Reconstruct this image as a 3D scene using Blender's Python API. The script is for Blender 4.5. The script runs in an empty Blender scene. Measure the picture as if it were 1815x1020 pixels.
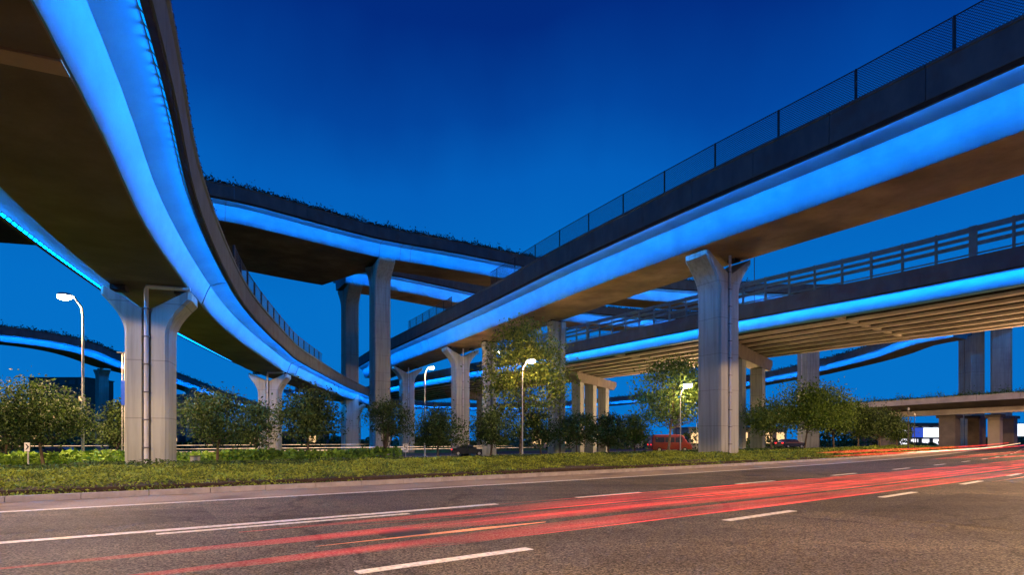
import bpy, math, random
import numpy as np
from mathutils import Vector, Matrix

random.seed(7)
RNG = np.random.default_rng(7)
SC = bpy.context.scene
COL = SC.collection

# ------------------------------------------------------------------ camera
CAM_H = 1.25
cam_data = bpy.data.cameras.new("camera")
cam = bpy.data.objects.new("camera", cam_data)
COL.objects.link(cam)
cam.location = (0, 0, CAM_H)
cam.rotation_euler = (math.radians(90), 0, 0)
cam_data.sensor_width = 36.0
cam_data.lens = 36.0 * 1000.0 / 1815.0
cam_data.shift_y = 270.0 / 1815.0
cam_data.clip_start = 0.05
cam_data.clip_end = 3000
SC.camera = cam

# ------------------------------------------------------------------ world: clear sky half an hour after sunset
world = bpy.data.worlds.new("World")
SC.world = world
world.use_nodes = True
wn = world.node_tree
wn.nodes.clear()
w_out = wn.nodes.new("ShaderNodeOutputWorld")
w_bg = wn.nodes.new("ShaderNodeBackground")
w_tc = wn.nodes.new("ShaderNodeTexCoord")
w_sep = wn.nodes.new("ShaderNodeSeparateXYZ")
w_ramp = wn.nodes.new("ShaderNodeValToRGB")
w_noise = wn.nodes.new("ShaderNodeTexNoise")
w_noise.inputs["Scale"].default_value = 2.2
w_noise.inputs["Detail"].default_value = 5
w_map = wn.nodes.new("ShaderNodeMapping")
w_map.inputs["Scale"].default_value = (1.0, 1.0, 0.5)
w_ma = wn.nodes.new("ShaderNodeMath"); w_ma.operation = 'MULTIPLY_ADD'
w_ma.inputs[1].default_value = 0.26
wn.links.new(w_tc.outputs["Generated"], w_map.inputs["Vector"])
wn.links.new(w_map.outputs["Vector"], w_noise.inputs["Vector"])
wn.links.new(w_tc.outputs["Generated"], w_sep.inputs[0])
w_sub = wn.nodes.new("ShaderNodeMath"); w_sub.operation = 'SUBTRACT'
wn.links.new(w_noise.outputs["Fac"], w_sub.inputs[0]); w_sub.inputs[1].default_value = 0.5
wn.links.new(w_sub.outputs[0], w_ma.inputs[0])
wn.links.new(w_sep.outputs[2], w_ma.inputs[2])
wn.links.new(w_ma.outputs[0], w_ramp.inputs[0])
wn.links.new(w_ramp.outputs[0], w_bg.inputs["Color"])
wn.links.new(w_bg.outputs[0], w_out.inputs["Surface"])
cr = w_ramp.color_ramp
stops = [(0.0, (0.0015, 0.150, 0.51)), (0.22, (0.0010, 0.138, 0.50)), (0.40, (0.0008, 0.098, 0.43)),
         (0.50, (0.0006, 0.052, 0.30)), (0.62, (0.0005, 0.022, 0.19)), (1.0, (0.0004, 0.007, 0.07))]
cr.elements[0].position = stops[0][0]; cr.elements[0].color = (*stops[0][1], 1)
cr.elements[1].position = stops[-1][0]; cr.elements[1].color = (*stops[-1][1], 1)
for p, c in stops[1:-1]:
    e = cr.elements.new(p); e.color = (*c, 1)
w_bg.inputs["Strength"].default_value = 1.15

# ------------------------------------------------------------------ exposure and renderer
SC.view_settings.view_transform = 'Standard'
SC.view_settings.look = 'None'
SC.view_settings.exposure = 0.0
SC.view_settings.gamma = 1.0
SC.view_settings.use_curve_mapping = False
SC.render.engine = 'CYCLES'
SC.cycles.use_denoising = True
SC.cycles.max_bounces = 6
SC.cycles.diffuse_bounces = 3
SC.cycles.glossy_bounces = 3
SC.cycles.transparent_max_bounces = 24
SC.cycles.sample_clamp_indirect = 6.0
SC.cycles.caustics_reflective = False
SC.cycles.caustics_refractive = False

LED_STRENGTH = 370.0
LAMP_W = 8300.0
WARM = (1.0, 0.60, 0.30)

# ------------------------------------------------------------------ materials
MATS = {}
def new_mat(name):
    m = bpy.data.materials.new(name)
    m.use_nodes = True
    n = m.node_tree.nodes; l = m.node_tree.links
    n.clear()
    out = n.new("ShaderNodeOutputMaterial")
    MATS[name] = m
    return m, n, l, out

def surf(name, c1, c2, rough=0.8, scale=1.0, detail=6, bump=0.0, bscale=20.0, metal=0.0, spec=0.4,
         mapscale=(1, 1, 1), c3=None, scale3=0.2, fac3=(0.5, 0.7), coat=0.0, ramp=(0.35, 0.65), bdist=0.02):
    m, n, l, out = new_mat(name)
    b = n.new("ShaderNodeBsdfPrincipled")
    l.new(b.outputs[0], out.inputs[0])
    tc = n.new("ShaderNodeTexCoord"); mp = n.new("ShaderNodeMapping")
    mp.inputs["Scale"].default_value = mapscale
    l.new(tc.outputs["Object"], mp.inputs["Vector"])
    t = n.new("ShaderNodeTexNoise"); t.inputs["Scale"].default_value = scale; t.inputs["Detail"].default_value = detail
    t.inputs["Roughness"].default_value = 0.62
    l.new(mp.outputs[0], t.inputs["Vector"])
    r = n.new("ShaderNodeValToRGB")
    r.color_ramp.elements[0].position = ramp[0]; r.color_ramp.elements[0].color = (*c1, 1)
    r.color_ramp.elements[1].position = ramp[1]; r.color_ramp.elements[1].color = (*c2, 1)
    l.new(t.outputs["Fac"], r.inputs[0])
    colsock = r.outputs[0]
    if c3 is not None:
        t3 = n.new("ShaderNodeTexNoise"); t3.inputs["Scale"].default_value = scale3; t3.inputs["Detail"].default_value = 5
        l.new(tc.outputs["Object"], t3.inputs["Vector"])
        r3 = n.new("ShaderNodeValToRGB")
        r3.color_ramp.elements[0].position = fac3[0]; r3.color_ramp.elements[0].color = (0, 0, 0, 1)
        r3.color_ramp.elements[1].position = fac3[1]; r3.color_ramp.elements[1].color = (1, 1, 1, 1)
        l.new(t3.outputs["Fac"], r3.inputs[0])
        mx = n.new("ShaderNodeMix"); mx.data_type = 'RGBA'
        l.new(r3.outputs[0], mx.inputs[0]); l.new(colsock, mx.inputs[6]); mx.inputs[7].default_value = (*c3, 1)
        colsock = mx.outputs[2]
    l.new(colsock, b.inputs["Base Color"])
    b.inputs["Roughness"].default_value = rough
    b.inputs["Metallic"].default_value = metal
    b.inputs["Specular IOR Level"].default_value = spec
    b.inputs["Coat Weight"].default_value = coat
    if bump:
        t2 = n.new("ShaderNodeTexNoise"); t2.inputs["Scale"].default_value = bscale; t2.inputs["Detail"].default_value = 4
        l.new(tc.outputs["Object"], t2.inputs["Vector"])
        bp = n.new("ShaderNodeBump"); bp.inputs["Strength"].default_value = bump; bp.inputs["Distance"].default_value = bdist
        l.new(t2.outputs["Fac"], bp.inputs["Height"])
        l.new(bp.outputs[0], b.inputs["Normal"])
    return m

def emis(name, col, strength):
    m, n, l, out = new_mat(name)
    e = n.new("ShaderNodeEmission"); e.inputs[0].default_value = (*col, 1); e.inputs[1].default_value = strength
    l.new(e.outputs[0], out.inputs[0])
    return m

def glow(name, col, strength):
    """additive light: emission over fully transparent"""
    m, n, l, out = new_mat(name)
    e = n.new("ShaderNodeEmission")
    tc = n.new("ShaderNodeTexCoord"); mp = n.new("ShaderNodeMapping"); mp.inputs["Scale"].default_value = (0.8, 0.8, 38)
    t = n.new("ShaderNodeTexNoise"); t.inputs["Scale"].default_value = 1.0; t.inputs["Detail"].default_value = 3
    l.new(tc.outputs["Object"], mp.inputs[0]); l.new(mp.outputs[0], t.inputs["Vector"])
    mr = n.new("ShaderNodeMapRange"); mr.inputs[1].default_value = 0.32; mr.inputs[2].default_value = 0.68
    mr.inputs[3].default_value = 0.15 * strength; mr.inputs[4].default_value = 1.7 * strength
    l.new(t.outputs["Fac"], mr.inputs[0]); l.new(mr.outputs[0], e.inputs[1])
    e.inputs[0].default_value = (*col, 1)
    tr = n.new("ShaderNodeBsdfTransparent"); ad = n.new("ShaderNodeAddShader")
    l.new(e.outputs[0], ad.inputs[0]); l.new(tr.outputs[0], ad.inputs[1]); l.new(ad.outputs[0], out.inputs[0])
    return m

def asphalt_mat(name, base, light, stain, warm):
    m, n, l, out = new_mat(name)
    b = n.new("ShaderNodeBsdfPrincipled"); l.new(b.outputs[0], out.inputs[0])
    tc = n.new("ShaderNodeTexCoord")
    v = n.new("ShaderNodeTexVoronoi"); v.inputs["Scale"].default_value = 60
    g = n.new("ShaderNodeTexNoise"); g.inputs["Scale"].default_value = 38; g.inputs["Detail"].default_value = 3
    l.new(tc.outputs["Object"], v.inputs["Vector"]); l.new(tc.outputs["Object"], g.inputs["Vector"])
    mulv = n.new("ShaderNodeMath"); mulv.operation = 'MULTIPLY'
    sp = n.new("ShaderNodeSeparateColor"); l.new(v.outputs["Color"], sp.inputs[0])
    l.new(sp.outputs[0], mulv.inputs[0]); l.new(g.outputs["Fac"], mulv.inputs[1])
    r = n.new("ShaderNodeValToRGB")
    r.color_ramp.elements[0].position = 0.10; r.color_ramp.elements[0].color = (*base, 1)
    r.color_ramp.elements[1].position = 0.52; r.color_ramp.elements[1].color = (*light, 1)
    l.new(mulv.outputs[0], r.inputs[0])
    # broad stains and worn wheel paths
    t = n.new("ShaderNodeTexNoise"); t.inputs["Scale"].default_value = 0.32; t.inputs["Detail"].default_value = 6
    l.new(tc.outputs["Object"], t.inputs["Vector"])
    r2 = n.new("ShaderNodeValToRGB")
    r2.color_ramp.elements[0].position = 0.38; r2.color_ramp.elements[0].color = (*stain, 1)
    r2.color_ramp.elements[1].position = 0.62; r2.color_ramp.elements[1].color = (*warm, 1)
    l.new(t.outputs["Fac"], r2.inputs[0])
    mx = n.new("ShaderNodeMix"); mx.data_type = 'RGBA'; mx.blend_type = 'MULTIPLY'; mx.inputs[0].default_value = 1.0
    l.new(r.outputs[0], mx.inputs[6]); l.new(r2.outputs[0], mx.inputs[7])
    # streaks along the driving direction
    mp = n.new("ShaderNodeMapping"); mp.inputs["Rotation"].default_value = (0, 0, math.radians(-38)); mp.inputs["Scale"].default_value = (0.05, 1.1, 1)
    l.new(tc.outputs["Object"], mp.inputs[0])
    t3 = n.new("ShaderNodeTexNoise"); t3.inputs["Scale"].default_value = 1.0; t3.inputs["Detail"].default_value = 4
    l.new(mp.outputs[0], t3.inputs["Vector"])
    r3 = n.new("ShaderNodeValToRGB")
    r3.color_ramp.elements[0].position = 0.35; r3.color_ramp.elements[0].color = (0.74, 0.74, 0.76, 1)
    r3.color_ramp.elements[1].position = 0.65; r3.color_ramp.elements[1].color = (1.15, 1.1, 1.05, 1)
    l.new(t3.outputs["Fac"], r3.inputs[0])
    mx2 = n.new("ShaderNodeMix"); mx2.data_type = 'RGBA'; mx2.blend_type = 'MULTIPLY'; mx2.inputs[0].default_value = 1.0
    l.new(mx.outputs[2], mx2.inputs[6]); l.new(r3.outputs[0], mx2.inputs[7])
    l.new(mx2.outputs[2], b.inputs["Base Color"])
    b.inputs["Roughness"].default_value = 0.72
    b.inputs["Specular IOR Level"].default_value = 0.2
    # meandering sealed cracks and oil spots
    wv = n.new("ShaderNodeTexNoise"); wv.inputs["Scale"].default_value = 0.9; wv.inputs["Detail"].default_value = 4
    l.new(tc.outputs["Object"], wv.inputs["Vector"])
    mxv = n.new("ShaderNodeVectorMath"); mxv.operation = 'MULTIPLY_ADD'
    l.new(wv.outputs["Color"], mxv.inputs[0]); mxv.inputs[1].default_value = (1.6, 1.6, 0); l.new(tc.outputs["Object"], mxv.inputs[2])
    ve = n.new("ShaderNodeTexVoronoi"); ve.feature = 'DISTANCE_TO_EDGE'; ve.inputs["Scale"].default_value = 0.16
    l.new(mxv.outputs[0], ve.inputs["Vector"])
    r4 = n.new("ShaderNodeValToRGB"); r4.color_ramp.elements[0].position = 0.004; r4.color_ramp.elements[0].color = (0.55, 0.55, 0.55, 1)
    r4.color_ramp.elements[1].position = 0.010; r4.color_ramp.elements[1].color = (1, 1, 1, 1)
    l.new(ve.outputs["Distance"], r4.inputs[0])
    os_ = n.new("ShaderNodeTexNoise"); os_.inputs["Scale"].default_value = 1.7; os_.inputs["Detail"].default_value = 7
    l.new(tc.outputs["Object"], os_.inputs["Vector"])
    r5 = n.new("ShaderNodeValToRGB"); r5.color_ramp.elements[0].position = 0.27; r5.color_ramp.elements[0].color = (0.45, 0.45, 0.47, 1)
    r5.color_ramp.elements[1].position = 0.44; r5.color_ramp.elements[1].color = (1, 1, 1, 1)
    l.new(os_.outputs["Fac"], r5.inputs[0])
    m3 = n.new("ShaderNodeMix"); m3.data_type = 'RGBA'; m3.blend_type = 'MULTIPLY'; m3.inputs[0].default_value = 1.0
    l.new(r4.outputs[0], m3.inputs[6]); l.new(r5.outputs[0], m3.inputs[7])
    m4 = n.new("ShaderNodeMix"); m4.data_type = 'RGBA'; m4.blend_type = 'MULTIPLY'; m4.inputs[0].default_value = 1.0
    l.new(mx2.outputs[2], m4.inputs[6]); l.new(m3.outputs[2], m4.inputs[7]); l.new(m4.outputs[2], b.inputs["Base Color"])
    bp = n.new("ShaderNodeBump"); bp.inputs["Strength"].default_value = 0.55; bp.inputs["Distance"].default_value = 0.012
    l.new(mulv.outputs[0], bp.inputs["Height"]); l.new(bp.outputs[0], b.inputs["Normal"])
    return m

def leaf_mat(name, c1, c2, scale=1.5, rough=0.75):
    m, n, l, out = new_mat(name)
    b = n.new("ShaderNodeBsdfPrincipled")
    geo = n.new("ShaderNodeNewGeometry")
    t = n.new("ShaderNodeTexNoise"); t.inputs["Scale"].default_value = scale; t.inputs["Detail"].default_value = 2
    l.new(geo.outputs["Position"], t.inputs["Vector"])
    ad = n.new("ShaderNodeMath"); ad.operation = 'ADD'
    sb = n.new("ShaderNodeMath"); sb.operation = 'MULTIPLY_ADD'
    l.new(geo.outputs["Random Per Island"], sb.inputs[0]); sb.inputs[1].default_value = 0.7; sb.inputs[2].default_value = -0.35
    l.new(t.outputs["Fac"], ad.inputs[0]); l.new(sb.outputs[0], ad.inputs[1])
    r = n.new("ShaderNodeValToRGB")
    r.color_ramp.elements[0].position = 0.2; r.color_ramp.elements[0].color = (*c1, 1)
    r.color_ramp.elements[1].position = 0.8; r.color_ramp.elements[1].color = (*c2, 1)
    l.new(ad.outputs[0], r.inputs[0]); l.new(r.outputs[0], b.inputs["Base Color"])
    b.inputs["Roughness"].default_value = rough
    tl = n.new("ShaderNodeBsdfTranslucent"); l.new(r.outputs[0], tl.inputs[0])
    mx = n.new("ShaderNodeMixShader"); mx.inputs[0].default_value = 0.25
    l.new(b.outputs[0], mx.inputs[1]); l.new(tl.outputs[0], mx.inputs[2]); l.new(mx.outputs[0], out.inputs[0])
    return m

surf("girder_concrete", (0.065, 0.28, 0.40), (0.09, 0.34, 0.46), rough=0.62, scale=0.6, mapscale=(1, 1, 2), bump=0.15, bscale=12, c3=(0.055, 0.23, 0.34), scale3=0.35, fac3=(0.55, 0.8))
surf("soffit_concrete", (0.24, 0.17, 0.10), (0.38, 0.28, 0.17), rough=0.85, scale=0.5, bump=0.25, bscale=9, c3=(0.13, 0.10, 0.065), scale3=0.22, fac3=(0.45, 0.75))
surf("pillar_concrete", (0.32, 0.335, 0.285), (0.43, 0.445, 0.375), rough=0.7, scale=0.9, mapscale=(1.6, 1.6, 0.22), bump=0.12, bscale=14, c3=(0.25, 0.245, 0.24), scale3=0.3, fac3=(0.55, 0.8))
def formwork(name, step):
    """adds dark formwork joints and rain streaks to a concrete"""
    m = MATS[name]; n = m.node_tree.nodes; l = m.node_tree.links
    b = [x for x in n if x.type == 'BSDF_PRINCIPLED'][0]
    src = b.inputs["Base Color"].links[0].from_socket
    tc = n.new("ShaderNodeTexCoord"); sp = n.new("ShaderNodeSeparateXYZ"); l.new(tc.outputs["Object"], sp.inputs[0])
    md = n.new("ShaderNodeMath"); md.operation = 'MODULO'; l.new(sp.outputs[2], md.inputs[0]); md.inputs[1].default_value = step
    r = n.new("ShaderNodeMapRange"); r.inputs[1].default_value = 0.02; r.inputs[2].default_value = 0.05; r.inputs[3].default_value = 0.62; r.inputs[4].default_value = 1.0
    l.new(md.outputs[0], r.inputs[0])
    mp = n.new("ShaderNodeMapping"); mp.inputs["Scale"].default_value = (5, 5, .16); l.new(tc.outputs["Object"], mp.inputs[0])
    t = n.new("ShaderNodeTexNoise"); t.inputs["Scale"].default_value = 1.0; t.inputs["Detail"].default_value = 5; l.new(mp.outputs[0], t.inputs["Vector"])
    r2 = n.new("ShaderNodeMapRange"); r2.inputs[1].default_value = 0.36; r2.inputs[2].default_value = 0.52; r2.inputs[3].default_value = 0.80; r2.inputs[4].default_value = 1.0
    l.new(t.outputs["Fac"], r2.inputs[0])
    # splash dirt near the ground
    r3 = n.new("ShaderNodeMapRange"); r3.inputs[1].default_value = 0.3; r3.inputs[2].default_value = 2.4; r3.inputs[3].default_value = 0.72; r3.inputs[4].default_value = 1.0
    ad = n.new("ShaderNodeMath"); ad.operation = 'MULTIPLY_ADD'; l.new(t.outputs["Fac"], ad.inputs[0]); ad.inputs[1].default_value = 1.8; l.new(sp.outputs[2], ad.inputs[2])
    l.new(ad.outputs[0], r3.inputs[0])
    m1 = n.new("ShaderNodeMath"); m1.operation = 'MULTIPLY'; l.new(r.outputs[0], m1.inputs[0]); l.new(r2.outputs[0], m1.inputs[1])
    m2 = n.new("ShaderNodeMath"); m2.operation = 'MULTIPLY'; l.new(m1.outputs[0], m2.inputs[0]); l.new(r3.outputs[0], m2.inputs[1])
    mx = n.new("ShaderNodeMix"); mx.data_type = 'RGBA'; mx.blend_type = 'MULTIPLY'; mx.inputs[0].default_value = 1
    l.new(src, mx.inputs[6]); l.new(m2.outputs[0], mx.inputs[7]); l.new(mx.outputs[2], b.inputs["Base Color"])
formwork("pillar_concrete", 2.4)
surf("pillar_groove", (0.16, 0.15, 0.14), (0.22, 0.21, 0.19), rough=0.85, scale=1.5)
surf("parapet_paint", (0.055, 0.09, 0.115), (0.085, 0.13, 0.155), rough=0.7, scale=0.9, mapscale=(1, 1, 0.4), c3=(0.075, 0.08, 0.085), scale3=0.8, fac3=(0.5, 0.75))
surf("parapet_grey", (0.11, 0.15, 0.165), (0.155, 0.20, 0.215), rough=0.75, scale=0.9, mapscale=(1, 1, 0.4), c3=(0.12, 0.12, 0.115), scale3=0.8, fac3=(0.5, 0.75))
surf("cap_concrete", (0.17, 0.145, 0.125), (0.24, 0.205, 0.17), rough=0.8, scale=0.8, bump=0.1)
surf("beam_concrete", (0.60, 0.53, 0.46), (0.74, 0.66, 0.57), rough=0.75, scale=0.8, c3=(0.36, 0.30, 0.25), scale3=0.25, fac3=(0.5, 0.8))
surf("soffit_dark", (0.085, 0.065, 0.04), (0.14, 0.11, 0.07), rough=0.85, scale=0.5, bump=0.25, bscale=9, c3=(0.05, 0.04, 0.03), scale3=0.22, fac3=(0.45, 0.75))  # darker version of soffit_concrete with the same mottling
surf("beam_web_shaded", (0.045, 0.035, 0.03), (0.07, 0.055, 0.045), rough=0.9, scale=0.8)  # same concrete as the flanges; shade on the beam sides put into the colour
surf("deck_underside_shaded", (0.02, 0.017, 0.015), (0.035, 0.03, 0.026), rough=0.9, scale=0.8)  # near-black: shade in the gaps between beams put into the slab colour
surf("dark_rubber", (0.02, 0.018, 0.016), (0.04, 0.035, 0.03), rough=0.85, scale=3)
surf("rail_paint", (0.09, 0.18, 0.23), (0.13, 0.24, 0.29), rough=0.5, scale=2, metal=0.2)
surf("fence_metal", (0.04, 0.045, 0.05), (0.07, 0.075, 0.08), rough=0.5, scale=3, metal=0.5)
surf("wire_metal", (0.03, 0.035, 0.04), (0.05, 0.055, 0.06), rough=0.5, scale=3, metal=0.4)
surf("pipe_plastic", (0.52, 0.52, 0.5), (0.62, 0.61, 0.58), rough=0.4, scale=2, mapscale=(1, 1, 0.3), spec=0.5)
surf("pipe_clamp", (0.12, 0.12, 0.12), (0.18, 0.17, 0.16), rough=0.5, scale=3, metal=0.6)
surf("pole_metal", (0.38, 0.39, 0.38), (0.48, 0.48, 0.46), rough=0.45, scale=2, metal=0.3, mapscale=(1, 1, 0.3))
surf("dark_metal", (0.04, 0.04, 0.042), (0.07, 0.07, 0.072), rough=0.5, scale=4, metal=0.3)
surf("kerb_stone", (0.30, 0.27, 0.24), (0.42, 0.38, 0.34), rough=0.85, scale=4, bump=0.3, bscale=30)
surf("shoulder_paving", (0.25, 0.20, 0.14), (0.38, 0.31, 0.22), rough=0.85, scale=22, detail=3, bump=0.4, bscale=40, c3=(0.115, 0.09, 0.075), scale3=0.7, fac3=(0.45, 0.75))
surf("soil", (0.035, 0.022, 0.014), (0.07, 0.045, 0.028), rough=0.95, scale=5, bump=0.6, bscale=12, bdist=0.08)
surf("lawn", (0.05, 0.12, 0.012), (0.14, 0.25, 0.025), rough=0.9, scale=9, detail=8, bump=0.9, bscale=30, bdist=0.08, c3=(0.12, 0.14, 0.03), scale3=0.25, fac3=(0.5, 0.75))
surf("bark", (0.07, 0.05, 0.035), (0.16, 0.12, 0.085), rough=0.9, scale=6, mapscale=(2, 2, 0.5), bump=0.5, bscale=20)
surf("white_paint", (0.44, 0.43, 0.38), (0.80, 0.78, 0.68), rough=0.6, scale=14, detail=8, ramp=(0.36, 0.56), bump=0.25, bscale=45)
surf("sign_white", (0.72, 0.72, 0.70), (0.8, 0.8, 0.78), rough=0.4, scale=2)
surf("sign_black", (0.02, 0.02, 0.02), (0.03, 0.03, 0.03), rough=0.4, scale=2)
surf("sign_blue", (0.01, 0.04, 0.30), (0.015, 0.05, 0.36), rough=0.35, scale=2)
surf("building_brown", (0.16, 0.10, 0.08), (0.22, 0.145, 0.11), rough=0.9, scale=0.3)
surf("building_grey", (0.16, 0.15, 0.15), (0.24, 0.22, 0.21), rough=0.9, scale=0.3)
surf("building_cream", (0.42, 0.36, 0.28), (0.52, 0.45, 0.36), rough=0.85, scale=0.3)
surf("window_glass", (0.015, 0.02, 0.03), (0.03, 0.04, 0.05), rough=0.12, scale=1, spec=0.6)
surf("signal_box", (0.30, 0.30, 0.29), (0.4, 0.4, 0.38), rough=0.5, scale=2, metal=0.3)
asphalt_mat("asphalt", (0.026, 0.024, 0.020), (0.245, 0.232, 0.180), (0.72, 0.68, 0.68), (1.12, 1.05, 0.98))
asphalt_mat("asphalt_far", (0.04, 0.036, 0.034), (0.12, 0.105, 0.095), (0.8, 0.78, 0.78), (1.1, 1.05, 1.0))
leaf_mat("leaf_dark", (0.014, 0.040, 0.008), (0.10, 0.165, 0.035))
leaf_mat("leaf_olive", (0.028, 0.075, 0.010), (0.155, 0.24, 0.035))
leaf_mat("leaf_yellow", (0.04, 0.085, 0.010), (0.24, 0.29, 0.035))
leaf_mat("leaf_green", (0.035, 0.09, 0.010), (0.17, 0.28, 0.03))
leaf_mat("leaf_hedge", (0.06, 0.10, 0.010), (0.36, 0.46, 0.05), scale=0.9)
leaf_mat("leaf_cover", (0.06, 0.14, 0.015), (0.24, 0.42, 0.04), scale=0.9)
leaf_mat("leaf_planter", (0.018, 0.014, 0.008), (0.05, 0.045, 0.02), scale=2)
leaf_mat("grass_blade", (0.07, 0.15, 0.012), (0.2, 0.32, 0.03), scale=1.0)
# blue LED lines; backface dark so the light leaves only the lens side
mled, n, l, out = new_mat("led_blue")
e = n.new("ShaderNodeEmission"); e.inputs[0].default_value = (0.0002, 0.26, 1.0, 1); e.inputs[1].default_value = LED_STRENGTH
# wall-washer optics: the beam is narrow and strongest along the strip's own normal
gi = n.new("ShaderNodeNewGeometry"); dp = n.new("ShaderNodeVectorMath"); dp.operation = 'DOT_PRODUCT'
l.new(gi.outputs["Incoming"], dp.inputs[0]); l.new(gi.outputs["Normal"], dp.inputs[1])
pw = n.new("ShaderNodeMath"); pw.operation = 'POWER'; pw.use_clamp = False; ab = n.new("ShaderNodeMath"); ab.operation = 'ABSOLUTE'
l.new(dp.outputs["Value"], ab.inputs[0]); l.new(ab.outputs[0], pw.inputs[0]); pw.inputs[1].default_value = 3.4
ms = n.new("ShaderNodeMath"); ms.operation = 'MULTIPLY'; ms.inputs[1].default_value = LED_STRENGTH; l.new(pw.outputs[0], ms.inputs[0]); l.new(ms.outputs[0], e.inputs[1])
dk = n.new("ShaderNodeBsdfDiffuse"); dk.inputs[0].default_value = (0.02, 0.02, 0.02, 1)
geo = n.new("ShaderNodeNewGeometry"); mx = n.new("ShaderNodeMixShader")
l.new(geo.outputs["Backfacing"], mx.inputs[0]); l.new(e.outputs[0], mx.inputs[1]); l.new(dk.outputs[0], mx.inputs[2]); l.new(mx.outputs[0], out.inputs[0])
msoft = mled.copy(); msoft.name = "led_blue_soft"; MATS["led_blue_soft"] = msoft
for nd in msoft.node_tree.nodes:
    if nd.type == 'MATH' and nd.operation == 'MULTIPLY': nd.inputs[1].default_value = LED_STRENGTH * .42
emis("lamp_glass", (1.0, 0.86, 0.62), 90.0)
emis("window_lit", (1.0, 0.62, 0.28), 1.4)
emis("window_white", (0.9, 0.88, 1.0), 1.6)
emis("screen_white", (0.85, 0.93, 1.0), 1.7)
emis("screen_blue", (0.05, 0.12, 0.75), 0.8)
emis("lamp_green", (0.05, 0.8, 0.25), 2.0)
emis("lamp_red", (1.0, 0.03, 0.03), 3.0)
glow("trail_red", (1.0, 0.035, 0.03), 0.20)
glow("trail_red_bright", (1.0, 0.05, 0.04), 0.42)
glow("trail_orange", (1.0, 0.26, 0.10), 0.8)
glow("trail_warm", (1.0, 0.62, 0.35), 1.2)

# ------------------------------------------------------------------ builders
def mesh_obj(name, verts, faces, mat, parent=None, origin=(0, 0, 0), smooth=False, edges_sharp=None):
    me = bpy.data.meshes.new(name)
    V = np.asarray(verts, dtype=np.float64).reshape(-1, 3) - np.asarray(origin, dtype=np.float64)
    me.from_pydata(V.tolist(), [], faces)
    if mat is not None:
        me.materials.append(MATS[mat])
    if smooth:
        me.polygons.foreach_set("use_smooth", [True] * len(me.polygons))
        me.set_sharp_from_angle(angle=math.radians(28))
    me.update()
    o = bpy.data.objects.new(name, me)
    COL.objects.link(o)
    if parent is not None:
        o.parent = parent
    else:
        o.location = origin
    return o

def quads_obj(name, V, mat, parent=None, origin=(0, 0, 0)):
    """V: (n,4,3) array of separate quads"""
    V = np.asarray(V, dtype=np.float32) - np.asarray(origin, dtype=np.float32)
    nq = V.shape[0]
    me = bpy.data.meshes.new(name)
    me.vertices.add(nq * 4); me.vertices.foreach_set("co", V.reshape(-1))
    me.loops.add(nq * 4); me.loops.foreach_set("vertex_index", np.arange(nq * 4, dtype=np.int32))
    me.polygons.add(nq)
    me.polygons.foreach_set("loop_start", np.arange(0, nq * 4, 4, dtype=np.int32))
    me.materials.append(MATS[mat])
    me.update(calc_edges=True)
    o = bpy.data.objects.new(name, me); COL.objects.link(o)
    if parent is not None: o.parent = parent
    else: o.location = origin
    return o

class MB:
    def __init__(s): s.v = []; s.f = []
    def poly(s, pts):
        b = len(s.v); s.v += [tuple(p) for p in pts]; s.f.append(tuple(range(b, b + len(pts))))
    def grid_loops(s, loops, closed=True, cap=True):
        b = len(s.v); n = len(loops[0])
        for lp in loops: s.v += [tuple(p) for p in lp]
        for i in range(len(loops) - 1):
            for j in range(n if closed else n - 1):
                a = b + i * n + j; c = b + i * n + (j + 1) % n
                s.f.append((a, c, c + n, a + n))
        if cap and closed:
            s.f.append(tuple(b + j for j in range(n))[::-1])
            s.f.append(tuple(b + (len(loops) - 1) * n + j for j in range(n)))
    def box(s, c, size, rz=0.0, axes=None):
        c = np.array(c, float); hx, hy, hz = np.array(size, float) / 2
        if axes is None:
            ax = np.array([math.cos(rz), math.sin(rz), 0]); ay = np.array([-math.sin(rz), math.cos(rz), 0]); az = np.array([0, 0, 1.0])
        else: ax, ay, az = axes
        lo = [c + sx * hx * ax + sy * hy * ay - hz * az for sx, sy in ((-1, -1), (1, -1), (1, 1), (-1, 1))]
        hi = [p + 2 * hz * az for p in lo]
        s.grid_loops([lo, hi])
    def bar(s, p, q, w, h):
        p = np.array(p, float); q = np.array(q, float); d = q - p; L = np.linalg.norm(d); d = d / L
        up = np.array([0, 0, 1.0]) if abs(d[2]) < 0.95 else np.array([0, 1.0, 0])
        sd = np.cross(d, up); sd /= np.linalg.norm(sd); u = np.cross(sd, d)
        lp = []
        for e in (p, q):
            lp.append([e + sx * w / 2 * sd + sy * h / 2 * u for sx, sy in ((-1, -1), (1, -1), (1, 1), (-1, 1))])
        s.grid_loops(lp)
    def tube(s, pts, rad, n=8):
        pts = [np.array(p, float) for p in pts]
        if not hasattr(rad, '__len__'): rad = [rad] * len(pts)
        lp = []; prev = None
        for i, p in enumerate(pts):
            d = pts[min(i + 1, len(pts) - 1)] - pts[max(i - 1, 0)]; d /= (np.linalg.norm(d) + 1e-9)
            if prev is None:
                up = np.array([0, 0, 1.0]) if abs(d[2]) < 0.9 else np.array([1.0, 0, 0])
                a = np.cross(d, up)
            else:
                a = prev - d * np.dot(prev, d)
            a /= (np.linalg.norm(a) + 1e-9); prev = a
            c = np.cross(d, a)
            lp.append([p + rad[i] * (math.cos(t) * a + math.sin(t) * c) for t in [2 * math.pi * k / n for k in range(n)]])
        s.grid_loops(lp)
    def build(s, name, mat, parent=None, origin=(0, 0, 0), smooth=False):
        return mesh_obj(name, s.v, s.f, mat, parent, origin, smooth)

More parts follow.
